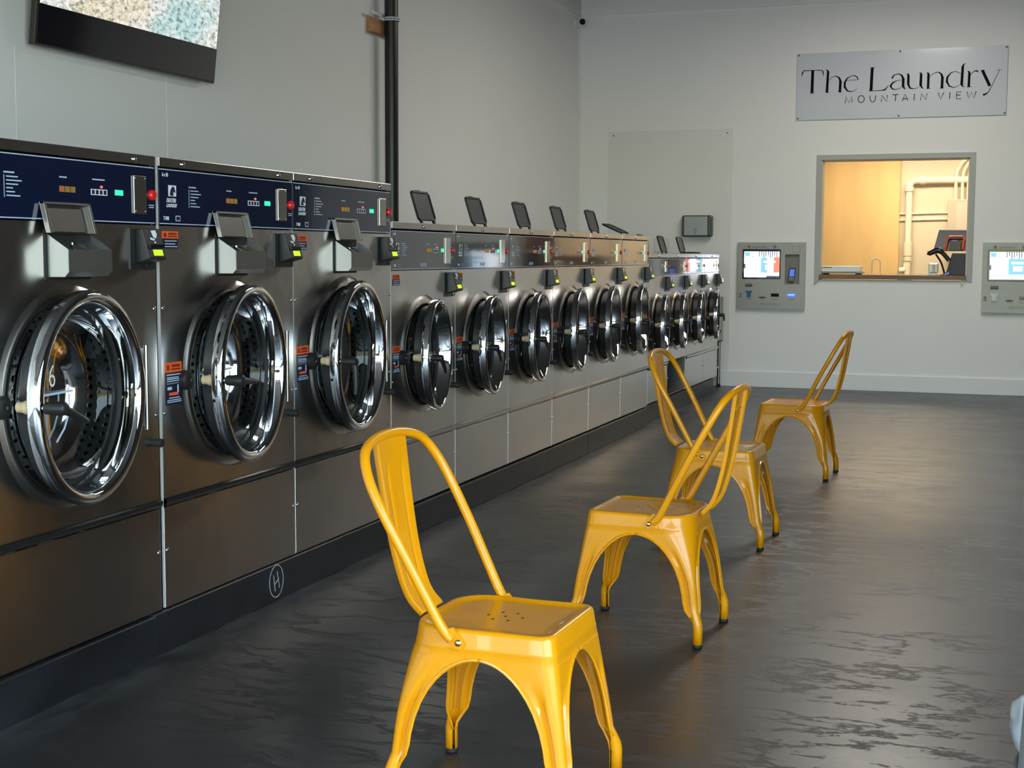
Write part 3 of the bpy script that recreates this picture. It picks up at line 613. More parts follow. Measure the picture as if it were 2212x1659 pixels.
# ------------------------------------------------------------------ yellow chairs
def chair():
    root = empty('metal_chair', (0, 0, 0), '', 'chair', 'yellow metal chairs')
    TOP = {(1, 1): (.176, .180), (1, -1): (.178, -.186)}; BOT = {(1, 1): (.206, .242), (1, -1): (.200, -.238)}
    ZA = .372
    def corner(sy, z):
        a = TOP[(1, sy)]; c = BOT[(1, sy)]; t = (.44 - z) / .44
        return a[0] + (c[0] - a[0]) * t, a[1] + (c[1] - a[1]) * t
    def rc(sy, z):
        t = max(0, min(1, (z - .20) / (.40 - .20)))
        return (.016 + (.036 - .016) * t) if sy > 0 else (.016 + (.095 - .016) * t ** 1.5)
    def width(half, z):
        zs = .15; w0 = .044
        if z >= ZA: return half
        if z > zs:
            u = (z - zs) / (ZA - zs); return w0 + (half - w0) * (1 - math.sqrt(max(0, 1 - u ** 2.3)))
        return .026 + (w0 - .026) * (z / zs)
    NS, NA = 7, 6
    def section(sx, sy, z, w1=None, w2=None, flute=0):
        cx_, cy_ = corner(sy, z); r = rc(sy, z); hx, hy = cx_, abs(cy_)
        if w1 is None: w1 = width(hx, z)
        if w2 is None: w2 = width(hy, z)
        r = min(r, w1 * .8, w2 * .8); P = []
        for i in range(NS): t = i / NS; P.append((cx_ - (w1 + (r - w1) * t), cy_, 0, 1))
        for i in range(NA + 1):
            a = PI / 2 * i / NA; P.append((cx_ - r + r * math.sin(a), (abs(cy_) - r + r * math.cos(a)) * sy, math.sin(a), math.cos(a)))
        for i in range(1, NS + 1): t = i / NS; P.append((cx_, (abs(cy_) - (r + (w2 - r) * t)) * sy, 1, 0))
        if flute:
            n = len(P); mid = n // 2
            for i in range(n):
                d = abs(i - mid)
                if NA // 2 + 2 <= d <= NA // 2 + 4:
                    x, y, nx, ny = P[i]; P[i] = (x - nx * flute, y - ny * sy * flute, nx, ny)
        return [(sx * x, y, z) for x, y, *_ in P]
    def section_foot(sx, sy, z, blend):
        a = section(sx, sy, z); fx, fy = corner(sy, 0.0); fx -= .013; fy = sy * (abs(fy) - .013); n = len(a); out = []
        base = math.atan2(sy, sx)
        for i in range(n):
            s_ = (i / (n - 1) - .5) * 2
            # angle order: start on the side running along x
            ang = base + (1 if sx * sy > 0 else -1) * -s_ * 2.9
            c = (sx * fx + .0155 * math.cos(ang), fy + .0155 * math.sin(ang), z); out.append(tuple(a[i][k] * (1 - blend) + c[k] * blend for k in range(3)))
        return out
    for sx in (1, -1):
        for sy in (1, -1):
            m = MB(); rows = []
            zs = [ZA, .3715, .370, .366, .36, .35, .335, .315, .29, .26, .22, .18, .15, .125]
            for z in zs: rows.append(section(sx, sy, z, flute=(.009 * min(1, (.31 - z) / .05) if z < .31 else 0)))
            rows.append(section_foot(sx, sy, .105, .35)); rows.append(section_foot(sx, sy, .085, .78)); rows.append(section_foot(sx, sy, .066, 1)); rows.append(section_foot(sx, sy, .01, 1))
            m.grid(rows)
            for e in (0, -1): m.tube([r[e] for r in rows[:-1]], [.0042] * (len(rows) - 5) + [.003] * 4, 6)
            lg = m.build('leg', YEL, root); so = lg.modifiers.new('solid', 'SOLIDIFY'); so.thickness = .0016; so.offset = 0
            fx, fy = corner(sy, 0); fx -= .013; fy = sy * (abs(fy) - .013)
            MB().latheZ([(0, .0125), (.002, .0165), (.012, .0165), (.013, .012)], sx * fx, fy, 16, 0, True, True).build('foot_cap', BLACKM, lg)
    # seat
    m = MB()
    def ring(z, inset, zz=None):
        q1 = section(1, 1, z, corner(1, z)[0], abs(corner(1, z)[1])); q2 = section(1, -1, z, corner(-1, z)[0], abs(corner(-1, z)[1]))
        q3 = section(-1, -1, z, corner(-1, z)[0], abs(corner(-1, z)[1])); q4 = section(-1, 1, z, corner(1, z)[0], abs(corner(1, z)[1]))
        loop = q1[:-1] + q2[::-1][:-1] + q3[:-1] + q4[::-1][:-1]
        out = []
        for x, y, _ in loop:
            l = math.hypot(x, y); k2 = 1 - inset / l; out.append((x * k2, y * k2, z if zz is None else zz))
        return out
    rows = [ring(.372, 0), ring(.392, 0), ring(.396, -.0015), ring(.400, 0), ring(.430, 0), ring(.436, .0015), ring(.4395, .006), ring(.440, .012, .4405), ring(.44, .017, .4395), ring(.44, .024, .4355), ring(.44, .06, .4345), ring(.44, .11, .434), ring(.44, .16, .4335)]
    m.grid(rows, 0, True); m.poly(rows[-1], 0, True)
    st = m.build('seat', YEL, root)
    b = MB()
    for x, y in ((0, 0), (.035, .02), (-.035, .02), (.035, -.02), (-.035, -.02), (0, .045), (0, -.045)): b.latheZ([(.4338, .0001), (.4342, .0045)], x, y, 10)
    b.build('drain_holes', BLACKM, st)
    b = MB(); b.box(-.17, -.01, .378, .17, .01, .381); b.box(-.01, -.17, .374, .01, .17, .377); b.build('cross_brace', YEL, root)
    # hoop
    H = [(.186, -.050, .405), (.190, -.085, .440), (.198, -.128, .520), (.208, -.180, .620), (.213, -.232, .715), (.203, -.272, .790), (.165, -.300, .843), (.090, -.314, .866), (0, -.318, .872)]
    path = H + [(-x, y, z) for x, y, z in H[-2::-1]]; pts = catmull(path, 5); n = len(pts)
    rad = [.0125] * n
    m = MB(); m.tube(pts[2:-2], rad[2:-2], 14)
    for sx in (1, -1):
        m.prism([(sx * .1795, -.040, .392), (sx * .1795, -.030, .410), (sx * .1795, -.062, .446), (sx * .1795, -.086, .436), (sx * .1795, -.064, .396)], (sx * .007, 0, 0))
    hoop = m.build('back_frame', YEL, root, bevel=.0)
    for sx in (1, -1):
        MB().dome((sx * .1865, -.048, .410), .009, (sx, 0, 0), h=.6).build('bolt', YELB, hoop)
    # splat
    SP = catmull([(0, -.311, .862, .063), (0, -.303, .80, .061), (0, -.288, .70, .058), (0, -.270, .60, .055), (0, -.247, .52, .053), (0, -.222, .468, .052), (0, -.196, .442, .052)] and [(-.313, .866, .082), (-.304, .80, .079), (-.289, .70, .074), (-.271, .60, .069), (-.250, .52, .065), (-.228, .470, .062), (-.196, .436, .060)], 5)
    rows = []
    for i, p in enumerate(SP):
        y, z, hw = p; y2, z2 = SP[min(i + 1, len(SP) - 1)][:2]; y1, z1 = SP[max(i - 1, 0)][:2]; l = math.hypot(y2 - y1, z2 - z1); ny, nz = -(z2 - z1) / l, (y2 - y1) / l
        if ny < 0: ny, nz = -ny, -nz
        row = []
        for u in (-1, -.97, -.6, -.52, -.45, -.3, 0, .3, .45, .52, .6, .97, 1):
            ridge = .003 if (abs(abs(u) - .52) < .03 and .49 < z < .80) else 0
            d = -.010 if abs(u) == 1 else (-ridge + .004 * (abs(u) ** 2))
            row.append((u * hw, y + ny * d, z + nz * d))
        rows.append(row)
    m = MB(); m.grid(rows)
    m.tube([(t * .040, -.3065 + 0 * t, .80 + .006 * (1 - abs(t))) for t in (-1, -.5, 0, .5, 1)], .0028, 6)
    sp = m.build('back_splat', YEL, root); so = sp.modifiers.new('solid', 'SOLIDIFY'); so.thickness = .0016; so.offset = 0
    return root
ch = [chair()]; ch += [tree_copy(ch[0]) for _ in range(3)]
for o, (x, y, r), l in zip(ch, ((1.477, 3.214, -1.60), (1.455, 4.816, 1.52), (1.386, 6.49, -1.60), (1.435, 8.594, 1.525)),
    ('nearest yellow metal chair, facing right, its feet cut by the bottom edge', 'second nearest yellow metal chair, facing the washers, rear feet in full view',
     'yellow metal chair facing right, partly hidden behind another yellow chair', 'farthest yellow metal chair, standing alone before the kiosk wall')):
    o.location = (x, y, 0); o.rotation_euler = (0, 0, r); o['label'] = l

# ------------------------------------------------------------------ black pipe on the left wall
pr = empty('wall_pipe', (XL + .10, 9.28, 0), 'tall black vertical pipe running up the left wall behind the washers', 'pipe')
MB().latheZ([(0, .048), (HC, .048)], 0, 0, 28).build('pipe_tube', mat('black_iron', (.010, .011, .012, 1), .35, noise=(6, .6, (3, 3, .3)), bump=(12, .3, .003, (1, 1, .3))), pr)
o = MB().box(0, 0, 0, .05, .10, .10).build('wood_block', WOODR, pr, (-.10, -.20, 2.86), bevel=.002); o.scale = (1, 3.4, 1)
b = MB(); b.tube([(-.12, -.30, 2.99), (-.02, -.10, 2.985), (.04, -.045, 2.98), (.056, 0, 2.98), (.04, .045, 2.98), (-.10, .2, 2.98)], .002, 6)
rows = [[(.058 * math.cos(a) * 1.0, .058 * math.sin(a), z) for z in (2.955, 2.98)] for a in [-2.2 + k * .2 for k in range(20)]]
m = MB(); m.grid(rows); rows = [[(-.035 + .0 * k, -.047 - k * .05, 2.985 + dz - .0 * k) for dz in (-.0125, .0125)] for k in range(5)]; m.grid(rows)
st = m.build('perforated_strap', WHITE, pr); so = st.modifiers.new('s', 'SOLIDIFY'); so.thickness = .002
m = MB()
for k in range(9): a = -1.9 + k * .25; m.dome((.0585 * math.cos(a), .0585 * math.sin(a), 2.967), .005, (math.cos(a), math.sin(a), 0), seg=8, h=.2)
m.build('strap_holes', BLACKM, st)

# ------------------------------------------------------------------ television
tv = empty('television', (-1.56, 5.41, 2.258), 'wide wall television tilted downward, showing a bright landscape above a black band', 'television')
TW, TH = 1.542, .885
MB().box(-.035, 0, 0, -.004, TW, TH).build('casing', mat('tv_casing', (.03, .028, .026, 1), .35, noise=(9, .1, (1, 1, 1))), tv, bevel=.003)
MB().box(-.004, .012, .012, 0, TW - .008, TH - .008).build('black_band', BLACKG, tv)
MB().box(0, .016, .188, .0008, TW - .014, TH - .19).build('picture', TVP, tv)
tv.rotation_euler = (0, math.radians(6.5), 0)
MB().box(-.16, .5, .25, -.03, 1.0, .6).build('wall_bracket', BLACK, tv)

# ------------------------------------------------------------------ security camera, wall cap, plates
sc_ = empty('security_camera', (XL + .0, 14.10, 3.69), 'small white ball security camera with a black lens high in the corner', 'camera')
MB().lathe([(0, .055), (.022, .056), (.034, .045), (.038, .03)], 0, 0, 24, cap=True).build('mount', WHITE, sc_)
m = MB(); c = Vector((.075, -.03, 0)); ax = Vector((.55, -.80, -.12)).normalized(); u = ax.orthogonal().normalized(); w_ = ax.cross(u)
m.grid([[tuple(c + ax * (.045 * math.cos(t)) + (u * math.cos(q) + w_ * math.sin(q)) * .045 * max(.001, math.sin(t))) for q in [2 * PI * k / 20 for k in range(20)]] for t in [PI * j / 10 for j in range(2, 11)]], 0, True)
m.build('ball', WHITE, sc_)
m = MB(); m.tube([tuple(c + ax * .030), tuple(c + ax * .044)], .030, 18); m.build('lens', BLACKG, sc_)
MB().lathe([(0, .0)], 0, 0) if False else None
o = MB()
rows = [[(-1.11 + r * math.cos(t), YB - d, 3.672 + r * math.sin(t)) for t in [2 * PI * k / 28 for k in range(28)]] for r, d in ((.066, 0), (.066, .006), (.060, .010), (.050, .007), (.02, .007))]
o.grid(rows, 0, True); o.poly(rows[-1]); tag(o.build('round_cover', WALL), 'round blank cover painted like the wall, high on the back wall', 'cover')
o = MB().box(-.80, YB - .016, 1.36, -.645, YB - .006, 1.505).build('wall_plate', mat('plate_paint', (.70, .705, .68, 1), .5, noise=(1, .02, (1, 1, 1))), bevel=.004); tag(o, 'small square grey cover plate on the back wall behind the raised soap lids', 'cover plate')

# towel dispenser
td = empty('towel_dispenser', (-.35, YB - .006, 1.506), 'grey metal paper towel dispenser on the back wall above the last washers', 'dispenser')
MB().box(-.155, -.085, .006, .155, 0, .222).build('housing', mat('disp_dark', (.10, .10, .09, 1), .35, .6, noise=(5, .05, (1, 1, 1))), td, bevel=.018)
MB().box(-.128, -.094, .018, .108, -.082, .212).build('front_door', mat('disp_front', (.36, .37, .36, 1), .3, .8, noise=(5, .04, (1, 1, 1))), td, bevel=.004)
m = MB(); m.tube([(-.010 + .009 * math.cos(t), -.0955, .060 + .028 * math.sin(t)) for t in [2 * PI * k / 16 for k in range(17)]], .0025, 6); m.build('view_slot', KDARK, td)
MB().box(.1, -.0965, .02, .108, -.093, .21).build('edge_strip', CHROME2, td)

# ------------------------------------------------------------------ kiosks
def kiosk(x0, label, second=False):
    r = empty('payment_kiosk', (x0, YB, .79), label, 'payment kiosk', 'payment kiosks on the back wall')
    P = lambda x: x - .062
    W_, H_ = .675, .667; T = -.035
    b = MB(); rx0, rx1, rz0, rz1 = P(.538), P(.679), .252, .548
    b.box(0, T, 0, rx0, 0, H_); b.box(rx1, T, 0, W_, 0, H_); b.box(rx0, T, 0, rx1, 0, rz0); b.box(rx0, T, rz1, rx1, 0, H_)
    b.build('face_plate', KGREY, r)
    MB().box(rx0, -.006, rz0, rx1, -.001, rz1).build('terminal_recess', mat('recess', (.20, .195, .175, 1), .5, noise=(5, .03, (1, 1, 1))), r)
    # screen
    sx0, sx1, sz0, sz1 = P(.113), P(.494), .302, .598
    b = MB(); b.box(sx0, T - .008, sz0, sx1, T, sz1); bz = b.build('screen_bezel', BLACKG, r, bevel=.006)
    u0, u1, v0, v1 = sx0 + .018, sx1 - .012, sz0 + .016, sz1 - .022; y = T - .0082
    def q(a, b_, c_, d_, mm, dd=0): m_.box(u0 + (u1 - u0) * a, y - .0008 - dd, v0 + (v1 - v0) * b_, u0 + (u1 - u0) * c_, y - dd, v0 + (v1 - v0) * d_, mm)
    m_ = MB(); q(0, 0, 1, 1, 0)
    q(.48, .18, .96 if not second else 1, .76, 1, .0008); q(.55, .56, .9, .64, 0, .0016); q(.60, .30, .84, .48, 0, .0016)
    if not second: q(.84, .2, 1, .78, 2, .0016); q(.64, 0, 1, .06, 3, .0008); q(.66, .2, .84, .76, 0, .0012)
    for k in range(9): q(.42 + k * .062, .80 + .05 * math.sin(k * 2.1), .445 + k * .062, 1, 3, .0008)
    q(.22, .80, .30, .82, 3, .0008); q(.22, .80, .235, .95, 3, .0008); q(.02, .82, .16, .98, 1, .0008); q(.0, .34, .04, .52, 3, .0008); q(.08, .13, .46, .145, 3, .0008)
    m_.build('screen', [E_WHT, E_SKY, E_SAL, E_INK], bz)
    MB().box(P(.61), T - .002, .565, P(.683), T, .63).build('speaker_cover', KDARK, r); MB().box(P(.613), T - .003, .568, P(.680), T - .001, .627).build('cover_face', KGREY, r)
    # payment terminal
    tm = MB().prism([(P(.568), -.02, .274), (P(.628), -.02, .274), (P(.642), -.008, .412), (P(.582), -.008, .412)], (0, -.022, 0)).build('card_terminal', BLACKG, r, bevel=.002)
    MB().prism([(P(.583), -.0435, .330), (P(.629), -.0435, .330), (P(.635), -.034, .400), (P(.589), -.034, .400)], (0, -.001, 0)).build('terminal_screen', E_TERM, tm)
    m_ = MB()
    for i in range(3):
        for j in range(3): m_.box(P(.578) + i * .018 + j * .001, -.0435, .288 + j * .013, P(.590) + i * .018 + j * .001, -.041, .296 + j * .013)
    m_.build('terminal_keys', KGREY, tm)
    MB().box(P(.142), T - .003, .222, P(.217), T, .256).build('bill_slot_frame', KDARK, r); MB().box(P(.146), T - .004, .226, P(.213), T - .002, .238).build('bill_slot', BLACK, r)
    m_ = MB(); x = P(.149); m_.prism([(x + a, T, .115 + b_) for a, b_ in ((.012, 0), (.052, 0), (.052, .045), (.064, .050), (.064, .070), (.040, .066), (.024, .066), (0, .070), (0, .050), (.012, .045))], (0, -.006, 0))
    m_.build('printer_outlet', mat('kiosk_tee', S(20, 92, 150), .4, noise=(9, .1, (1, 1, 1))) if not second else WHITE, r)
    m_ = MB(); m_.prism([(P(.317) + .038 * math.cos(t), T, .116 + .008 * math.sin(t)) for t in [2 * PI * k / 20 for k in range(20)]], (0, -.003, 0)); m_.build('receipt_slot', BLACK, r)
    MB().box(P(.404), T - .004, .125, P(.483), T, .158).build('card_slot', BLACKG, r)
    if True:
        m_ = MB(); m_.prism([(P(.604) + .046 * math.cos(t), T, .143 + .020 * math.sin(t)) for t in [2 * PI * k / 20 for k in range(20)]], (0, -.004, 0)); gl = m_.build('lit_reader_mouth', E_BLUE, r)
        MB().box(P(.572), T - .006, .142, P(.636), T - .004, .149).build('lit_core', E_BLUEC, gl)
    MB().box(P(.083), T - .002, .112, P(.113), T, .125).box(P(.086), T - .002, .132, P(.11), T, .155).build('key_lock', KDARK, r)
    text('value add center', .030, (P(.300), T - .001, .044), 'Y', KDARK, r, 'lettering')
    text('LaundryCard', .026, (P(.212), T - .001, .612), 'Y', KDARK, r, 'lettering', 0, .0006)
    m_ = MB()
    for xc in (.175, .432): m_.prism([(P(xc) + .016 * math.cos(t), T, .622 + .016 * math.sin(t)) for t in [2 * PI * k / 14 for k in range(14)]], (0, -.001, 0))
    m_.build('round_emblem', KDARK, r)
    for x, w2 in ((.155, .05), (.295, .04), (.41, .07), (.57, .06)): MB().box(P(x), T - .001, .096, P(x + w2), T, .101).build('caption', KDARK, r)
    return r
kiosk(.062, 'grey payment kiosk left of the service window, lit white screen and blue reader')
kiosk(2.403, 'grey payment kiosk cut by the right edge, right of the service window', True)

# ------------------------------------------------------------------ sign
G = [[[[0.657,3.083,0.0041],[0.664,3.115,0.0135],[0.678,3.135,0.0083],[0.78,3.136,0.0052],[0.855,3.133,0.0073],[0.862,3.119,0.0124],[0.869,3.078,0.0041]],[[0.764,3.135,0.028],[0.761,2.918,0.028]],[[0.74,2.915,0.0041],[0.785,2.916,0.0041]],[[0.889,3.135,0.0031],[0.907,3.13,0.0145],[0.912,3.114,0.0228],[0.905,2.917,0.0249]],[[0.924,3.031,0.0041],[0.953,3.064,0.0052],[0.99,3.073,0.0073],[1.021,3.053,0.0166],[1.033,3.018,0.0249],[1.029,2.917,0.0249]],[[0.887,2.916,0.0041],[0.927,2.917,0.0041]],[[1.01,2.916,0.0041],[1.051,2.916,0.0041]],[[1.078,3.027,0.0041],[1.2,3.03,0.0041]],[[1.2,3.029,0.0083],[1.192,3.053,0.0104],[1.165,3.071,0.0073],[1.134,3.068,0.0052],[1.097,3.048,0.0114],[1.074,3.006,0.0197],[1.075,2.963,0.0207],[1.1,2.928,0.0135],[1.138,2.916,0.0073],[1.174,2.928,0.0041],[1.195,2.948,0.0021]],[[1.309,3.139,0.0041],[1.358,3.142,0.0041]],[[1.332,3.14,0.028],[1.325,2.92,0.028]],[[1.306,2.918,0.0052],[1.422,2.919,0.0062],[1.455,2.924,0.0145],[1.477,2.949,0.0073],[1.489,2.972,0.0021]],[[1.518,3.03,0.0166],[1.538,3.062,0.0093],[1.579,3.072,0.0073],[1.61,3.055,0.0166],[1.625,3.02,0.0249],[1.624,2.955,0.0249],[1.638,2.929,0.0114],[1.652,2.924,0.0031]],[[1.615,3.013,0.0031],[1.565,3.007,0.0052],[1.526,2.988,0.0145],[1.507,2.959,0.0207],[1.524,2.931,0.0124],[1.559,2.923,0.0062],[1.598,2.934,0.0041],[1.619,2.95,0.0031]],[[1.654,3.068,0.0031],[1.667,3.065,0.0166],[1.672,3.053,0.0228],[1.672,2.969,0.0228],[1.689,2.933,0.0145],[1.723,2.924,0.0062],[1.763,2.934,0.0041],[1.787,2.959,0.0031]],[[1.772,3.073,0.0031],[1.784,3.071,0.0166],[1.789,3.059,0.0228],[1.787,2.959,0.0249],[1.8,2.931,0.0114],[1.817,2.925,0.0031]],[[1.839,3.072,0.0031],[1.852,3.068,0.0166],[1.857,3.057,0.0228],[1.856,2.923,0.0228]],[[1.841,2.921,0.0041],[1.879,2.923,0.0041]],[[1.868,3.032,0.0041],[1.903,3.064,0.0052],[1.943,3.075,0.0073],[1.972,3.057,0.0166],[1.985,3.024,0.0249],[1.983,2.923,0.0249]],[[1.963,2.92,0.0041],[2.004,2.923,0.0041]],[[2.152,3.051,0.0041],[2.106,3.075,0.0052],[2.065,3.066,0.0083],[2.03,3.024,0.0176],[2.026,2.982,0.0207],[2.049,2.94,0.0135],[2.09,2.923,0.0062],[2.13,2.937,0.0041],[2.158,2.962,0.0031]],[[2.194,3.145,0.0031],[2.174,3.137,0.0124],[2.167,3.115,0.0228],[2.162,2.951,0.0249],[2.173,2.931,0.0104],[2.191,2.932,0.0031]],[[2.209,3.072,0.0031],[2.223,3.069,0.0145],[2.229,3.056,0.0228],[2.227,2.925,0.0228]],[[2.209,2.924,0.0041],[2.251,2.925,0.0041]],[[2.234,3.032,0.0031],[2.262,3.064,0.0062],[2.289,3.074,0.0114],[2.307,3.063,0.0135]],[[2.329,3.075,0.0041],[2.368,3.078,0.0041]],[[2.345,3.076,0.027],[2.416,2.927,0.027]],[[2.499,3.074,0.0041],[2.431,2.921,0.0052],[2.401,2.865,0.0083],[2.372,2.849,0.0176],[2.356,2.846,0.0135]],[[2.478,3.072,0.0041],[2.514,3.076,0.0041]]],[[[1.082,2.81,0.0073],[1.088,2.872,0.0073],[1.119,2.812,0.0073],[1.147,2.873,0.0073],[1.149,2.811,0.0073]],[[1.234,2.877,0.0073],[1.245,2.874,0.0073],[1.255,2.866,0.0073],[1.262,2.855,0.0073],[1.264,2.843,0.0073],[1.262,2.83,0.0073],[1.256,2.819,0.0073],[1.247,2.813,0.0073],[1.236,2.81,0.0073],[1.224,2.813,0.0073],[1.214,2.821,0.0073],[1.208,2.832,0.0073],[1.205,2.844,0.0073],[1.207,2.857,0.0073],[1.213,2.868,0.0073],[1.223,2.874,0.0073],[1.234,2.877,0.0073]],[[1.316,2.873,0.0073],[1.319,2.832,0.0073],[1.336,2.812,0.0073],[1.353,2.812,0.0073],[1.367,2.83,0.0073],[1.371,2.873,0.0073]],[[1.425,2.811,0.0073],[1.428,2.874,0.0073],[1.477,2.813,0.0073],[1.48,2.875,0.0073]],[[1.527,2.873,0.0073],[1.584,2.877,0.0073]],[[1.558,2.874,0.0073],[1.556,2.813,0.0073]],[[1.62,2.812,0.0073],[1.647,2.877,0.0073],[1.674,2.814,0.0073]],[[1.629,2.832,0.0073],[1.665,2.834,0.0073]],[[1.732,2.877,0.0073],[1.73,2.814,0.0073]],[[1.791,2.814,0.0073],[1.794,2.877,0.0073],[1.844,2.818,0.0073],[1.847,2.879,0.0073]],[[1.949,2.88,0.0073],[1.974,2.817,0.0073],[2.002,2.881,0.0073]],[[2.058,2.88,0.0073],[2.056,2.817,0.0073]],[[2.162,2.881,0.0073],[2.12,2.88,0.0073],[2.118,2.817,0.0073],[2.162,2.818,0.0073]],[[2.119,2.851,0.0073],[2.153,2.852,0.0073]],[[2.213,2.88,0.0073],[2.23,2.817,0.0073],[2.255,2.878,0.0073],[2.275,2.817,0.0073],[2.295,2.881,0.0073]]]]
sg = empty('wall_sign', (1.59, YB, 2.65), 'long pale sign board reading The Laundry Mountain View', 'sign')
rel(MB().box(.612, YB - .014, 2.654, 2.570, YB - .008, 3.300).build('board', SIGN, bevel=.001), sg)
m = MB(); pf = lambda a, b_, d: (a, YB - .0142 - d, b_)
for st_ in G[0]: m.ribbon(st_, pf, .001)
rel(m.build('large_lettering', INK), sg)
m = MB()
for st_ in G[1]: m.ribbon(st_, pf, .001)
rel(m.build('small_lettering', INK), sg)
for x in (.628, 1.59, 2.555):
    for z in (2.672, 3.284): rel(MB().dome((x, YB - .014, z), .0095, (0, -1, 0), h=.8).tube([(x, YB, z), (x, YB - .014, z)], .005, 8).build('standoff_screw', KDARK), sg)

# ------------------------------------------------------------------ service counter and things on it
o = MB().box(OX0 - .005, YB - .03, 1.098, OX1, YB + .62, 1.140).build('service_counter', COUNTER, bevel=.002); tag(o, 'brown wooden counter board in the sill of the service window', 'counter')
CZ = 1.140
s_ = empty('counter_scale', (1.075, 14.45, CZ), 'flat white weighing scale at the left end of the service counter', 'scale')
MB().box(-.205, -.13, .026, .185, .13, .085).build('platform', mat('scale_white', (.78, .84, .80, 1), .35, noise=(5, .03, (1, 1, 1))), s_, bevel=.006)
MB().box(-.19, -.12, .012, .205, .12, .030).build('chassis', mat('scale_grey', (.35, .36, .33, 1), .4, noise=(5, .03, (1, 1, 1))), s_, bevel=.003)
for x in (-.16, .16):
    for y in (-.09, .09): MB().latheZ([(0, .022), (.013, .024)], x, y, 14, 0, True, True).build('foot', BLACKM, s_)
MB().box(-.19, -.1315, .066, -.09, -.130, .074).build('printed_name', KDARK, s_)
o = MB().tube([(1.356, 14.5, CZ)] + [(1.397 - .041 * math.cos(t), 14.5, 1.255 + .041 * math.sin(t)) for t in [PI * k / 10 for k in range(11)]] + [(1.438, 14.5, CZ)], .006, 8).build('wire_arch', PIPEC); tag(o, 'slim arched wire hoop standing on the counter between scale and till', 'hoop')
ps = empty('till_screen', (2.14, 14.52, CZ), 'black point of sale monitor seen from behind with an orange band on its back', 'monitor')
m = MB(); m.prism([(-.20, -.06, .235), (.17, -.06, .235), (.17, .03, .44), (-.155, .03, .44)], (0, .02, .0)); m.build('display_shell', BLACK, ps, bevel=.004)
MB().prism([(-.156, .03, .436), (.17, .03, .436), (.17, .032, .446), (-.156, .032, .446)], (0, .03, 0)).build('lit_top_edge', WHITE, ps)
m = MB(); m.tube([(-.088, -.075, .235), (-.066, -.045, .36), (-.05, -.038, .378), (.065, -.038, .378), (.085, -.045, .365), (.070, -.075, .25)], .010, 8); m.build('orange_band', mat('orange_band', S(232, 88, 50), .4, noise=(5, .05, (1, 1, 1))), ps)
m = MB(); m.prism([(-.05, -.09, .24), (.055, -.09, .24), (.062, -.06, .335), (-.045, -.06, .335)], (0, .05, 0)); m.build('neck', mat('pos_grey', (.05, .048, .046, 1), .5, noise=(5, .1, (1, 1, 1))), ps, bevel=.004)
MB().box(-.03, -.03, .33, .02, -.022, .342).build('badge', PALE, ps)
MB().prism([(-.08, -.12, 0), (.13, -.12, 0), (.13, -.10, .215), (-.02, -.10, .215), (-.05, -.11, .10)], (0, .12, 0)).build('base_block', BLACK, ps, bevel=.006)
b2 = empty('barcode_scanner', (2.06, 14.32, CZ), 'black hand barcode scanner resting in a curved stand on the service counter', 'scanner')
m = MB(); m.tube(catmull([(-.0, 0, .005), (-.015, 0, .06), (-.04, 0, .13), (-.075, 0, .185), (-.09, 0, .205)], 4), .009, 8); m.latheZ([(0, .05), (.008, .05), (.014, .03)], .0, 0, 20, 0, True, True); m.build('stand', BLACK, b2)
m = MB(); m.tube(catmull([(-.165, 0, .205), (-.145, 0, .215), (-.10, 0, .232), (-.055, 0, .240), (-.02, 0, .21), (.02, 0, .165), (.035, 0, .145)], 4), [.012] * 2 + [.026] * 8 + [.028] * 5 + [.021] * 10, 12); m.build('scanner_body', BLACK, b2)
m = MB(); m.tube([(-.168, -.02, .20), (-.14, -.02, .232), (-.09, -.02, .258), (-.06, -.02, .262)], .008, 8); m.build('scanner_hood', BLACKG, b2)
MB().dome((.03, -.03, .02), .010, (0, -1, 0)).build('status_light', emis('scanner_led', (.05, .12, 1, 1), 2), b2)
o = MB().box(1.895, 14.39, CZ, 1.995, 14.5, CZ + .016).build('paper_tray', WHITE, bevel=.002); tag(o, 'small white tray on the counter in front of the black scanner', 'tray')
tp = empty('tape_holder', (1.945, 14.55, CZ), 'clear plastic tape holder standing on the counter left of the scanner', 'tape holder')
MB().box(-.05, -.03, .02, .045, .03, .118).build('clear_case', mat('frosted', (.72, .76, .70, 1), .15, noise=(5, .05, (1, 1, 1))), tp, bevel=.012)
m = MB(); m.tube([(0, -.034, .04), (0, -.034, .10)], .014, 12); m.build('paper_roll', PIPEC, tp); MB().box(-.03, -.025, 0, .03, .025, .021).build('foot', WHITE, tp)
# office wall things
o = MB().box(-.9, 16.94, 0, 1.437, 17.0, 2.99).build('office_partition', BOARD); tag(o, 'tall yellow orange board partition behind the service window', 'partition')
YP = 16.94
pp = empty('drain_pipe', (1.54, YP, .9), 'thick cream drain pipe bending down the office wall', 'pipe')
m = MB(); m.tube([(2.95, YP, 2.192), (1.64, YP, 2.192)], .040, 14); m.tube([(1.64, YP, 2.192), (1.585, YP, 2.185), (1.550, YP, 2.155), (1.541, YP, 2.10)], .040, 14); m.tube([(1.541, YP, 2.11), (1.541, YP, 1.1)], .038, 14)
rel(m.build('pipe_run', PIPEC), pp)
for p0, p1 in (((1.72, YP, 2.192), (1.66, YP, 2.192)), ((1.541, YP, 2.115), (1.541, YP, 2.07)), ((1.541, YP, 1.49), (1.541, YP, 1.33)), ((1.541, YP, 1.33), (1.541, YP, 1.27))): rel(MB().tube([p0, p1], .052 if p0[2] != 1.33 else .046, 14).build('pipe_coupling', PIPEC), pp)
rel(MB().tube([(1.53, YP - .0, 1.27), (1.53, YP, 1.19), (1.50, YP - .01, 1.165), (1.45, YP - .02, 1.16)], .034, 12).build('pipe_elbow', PIPEC), pp)
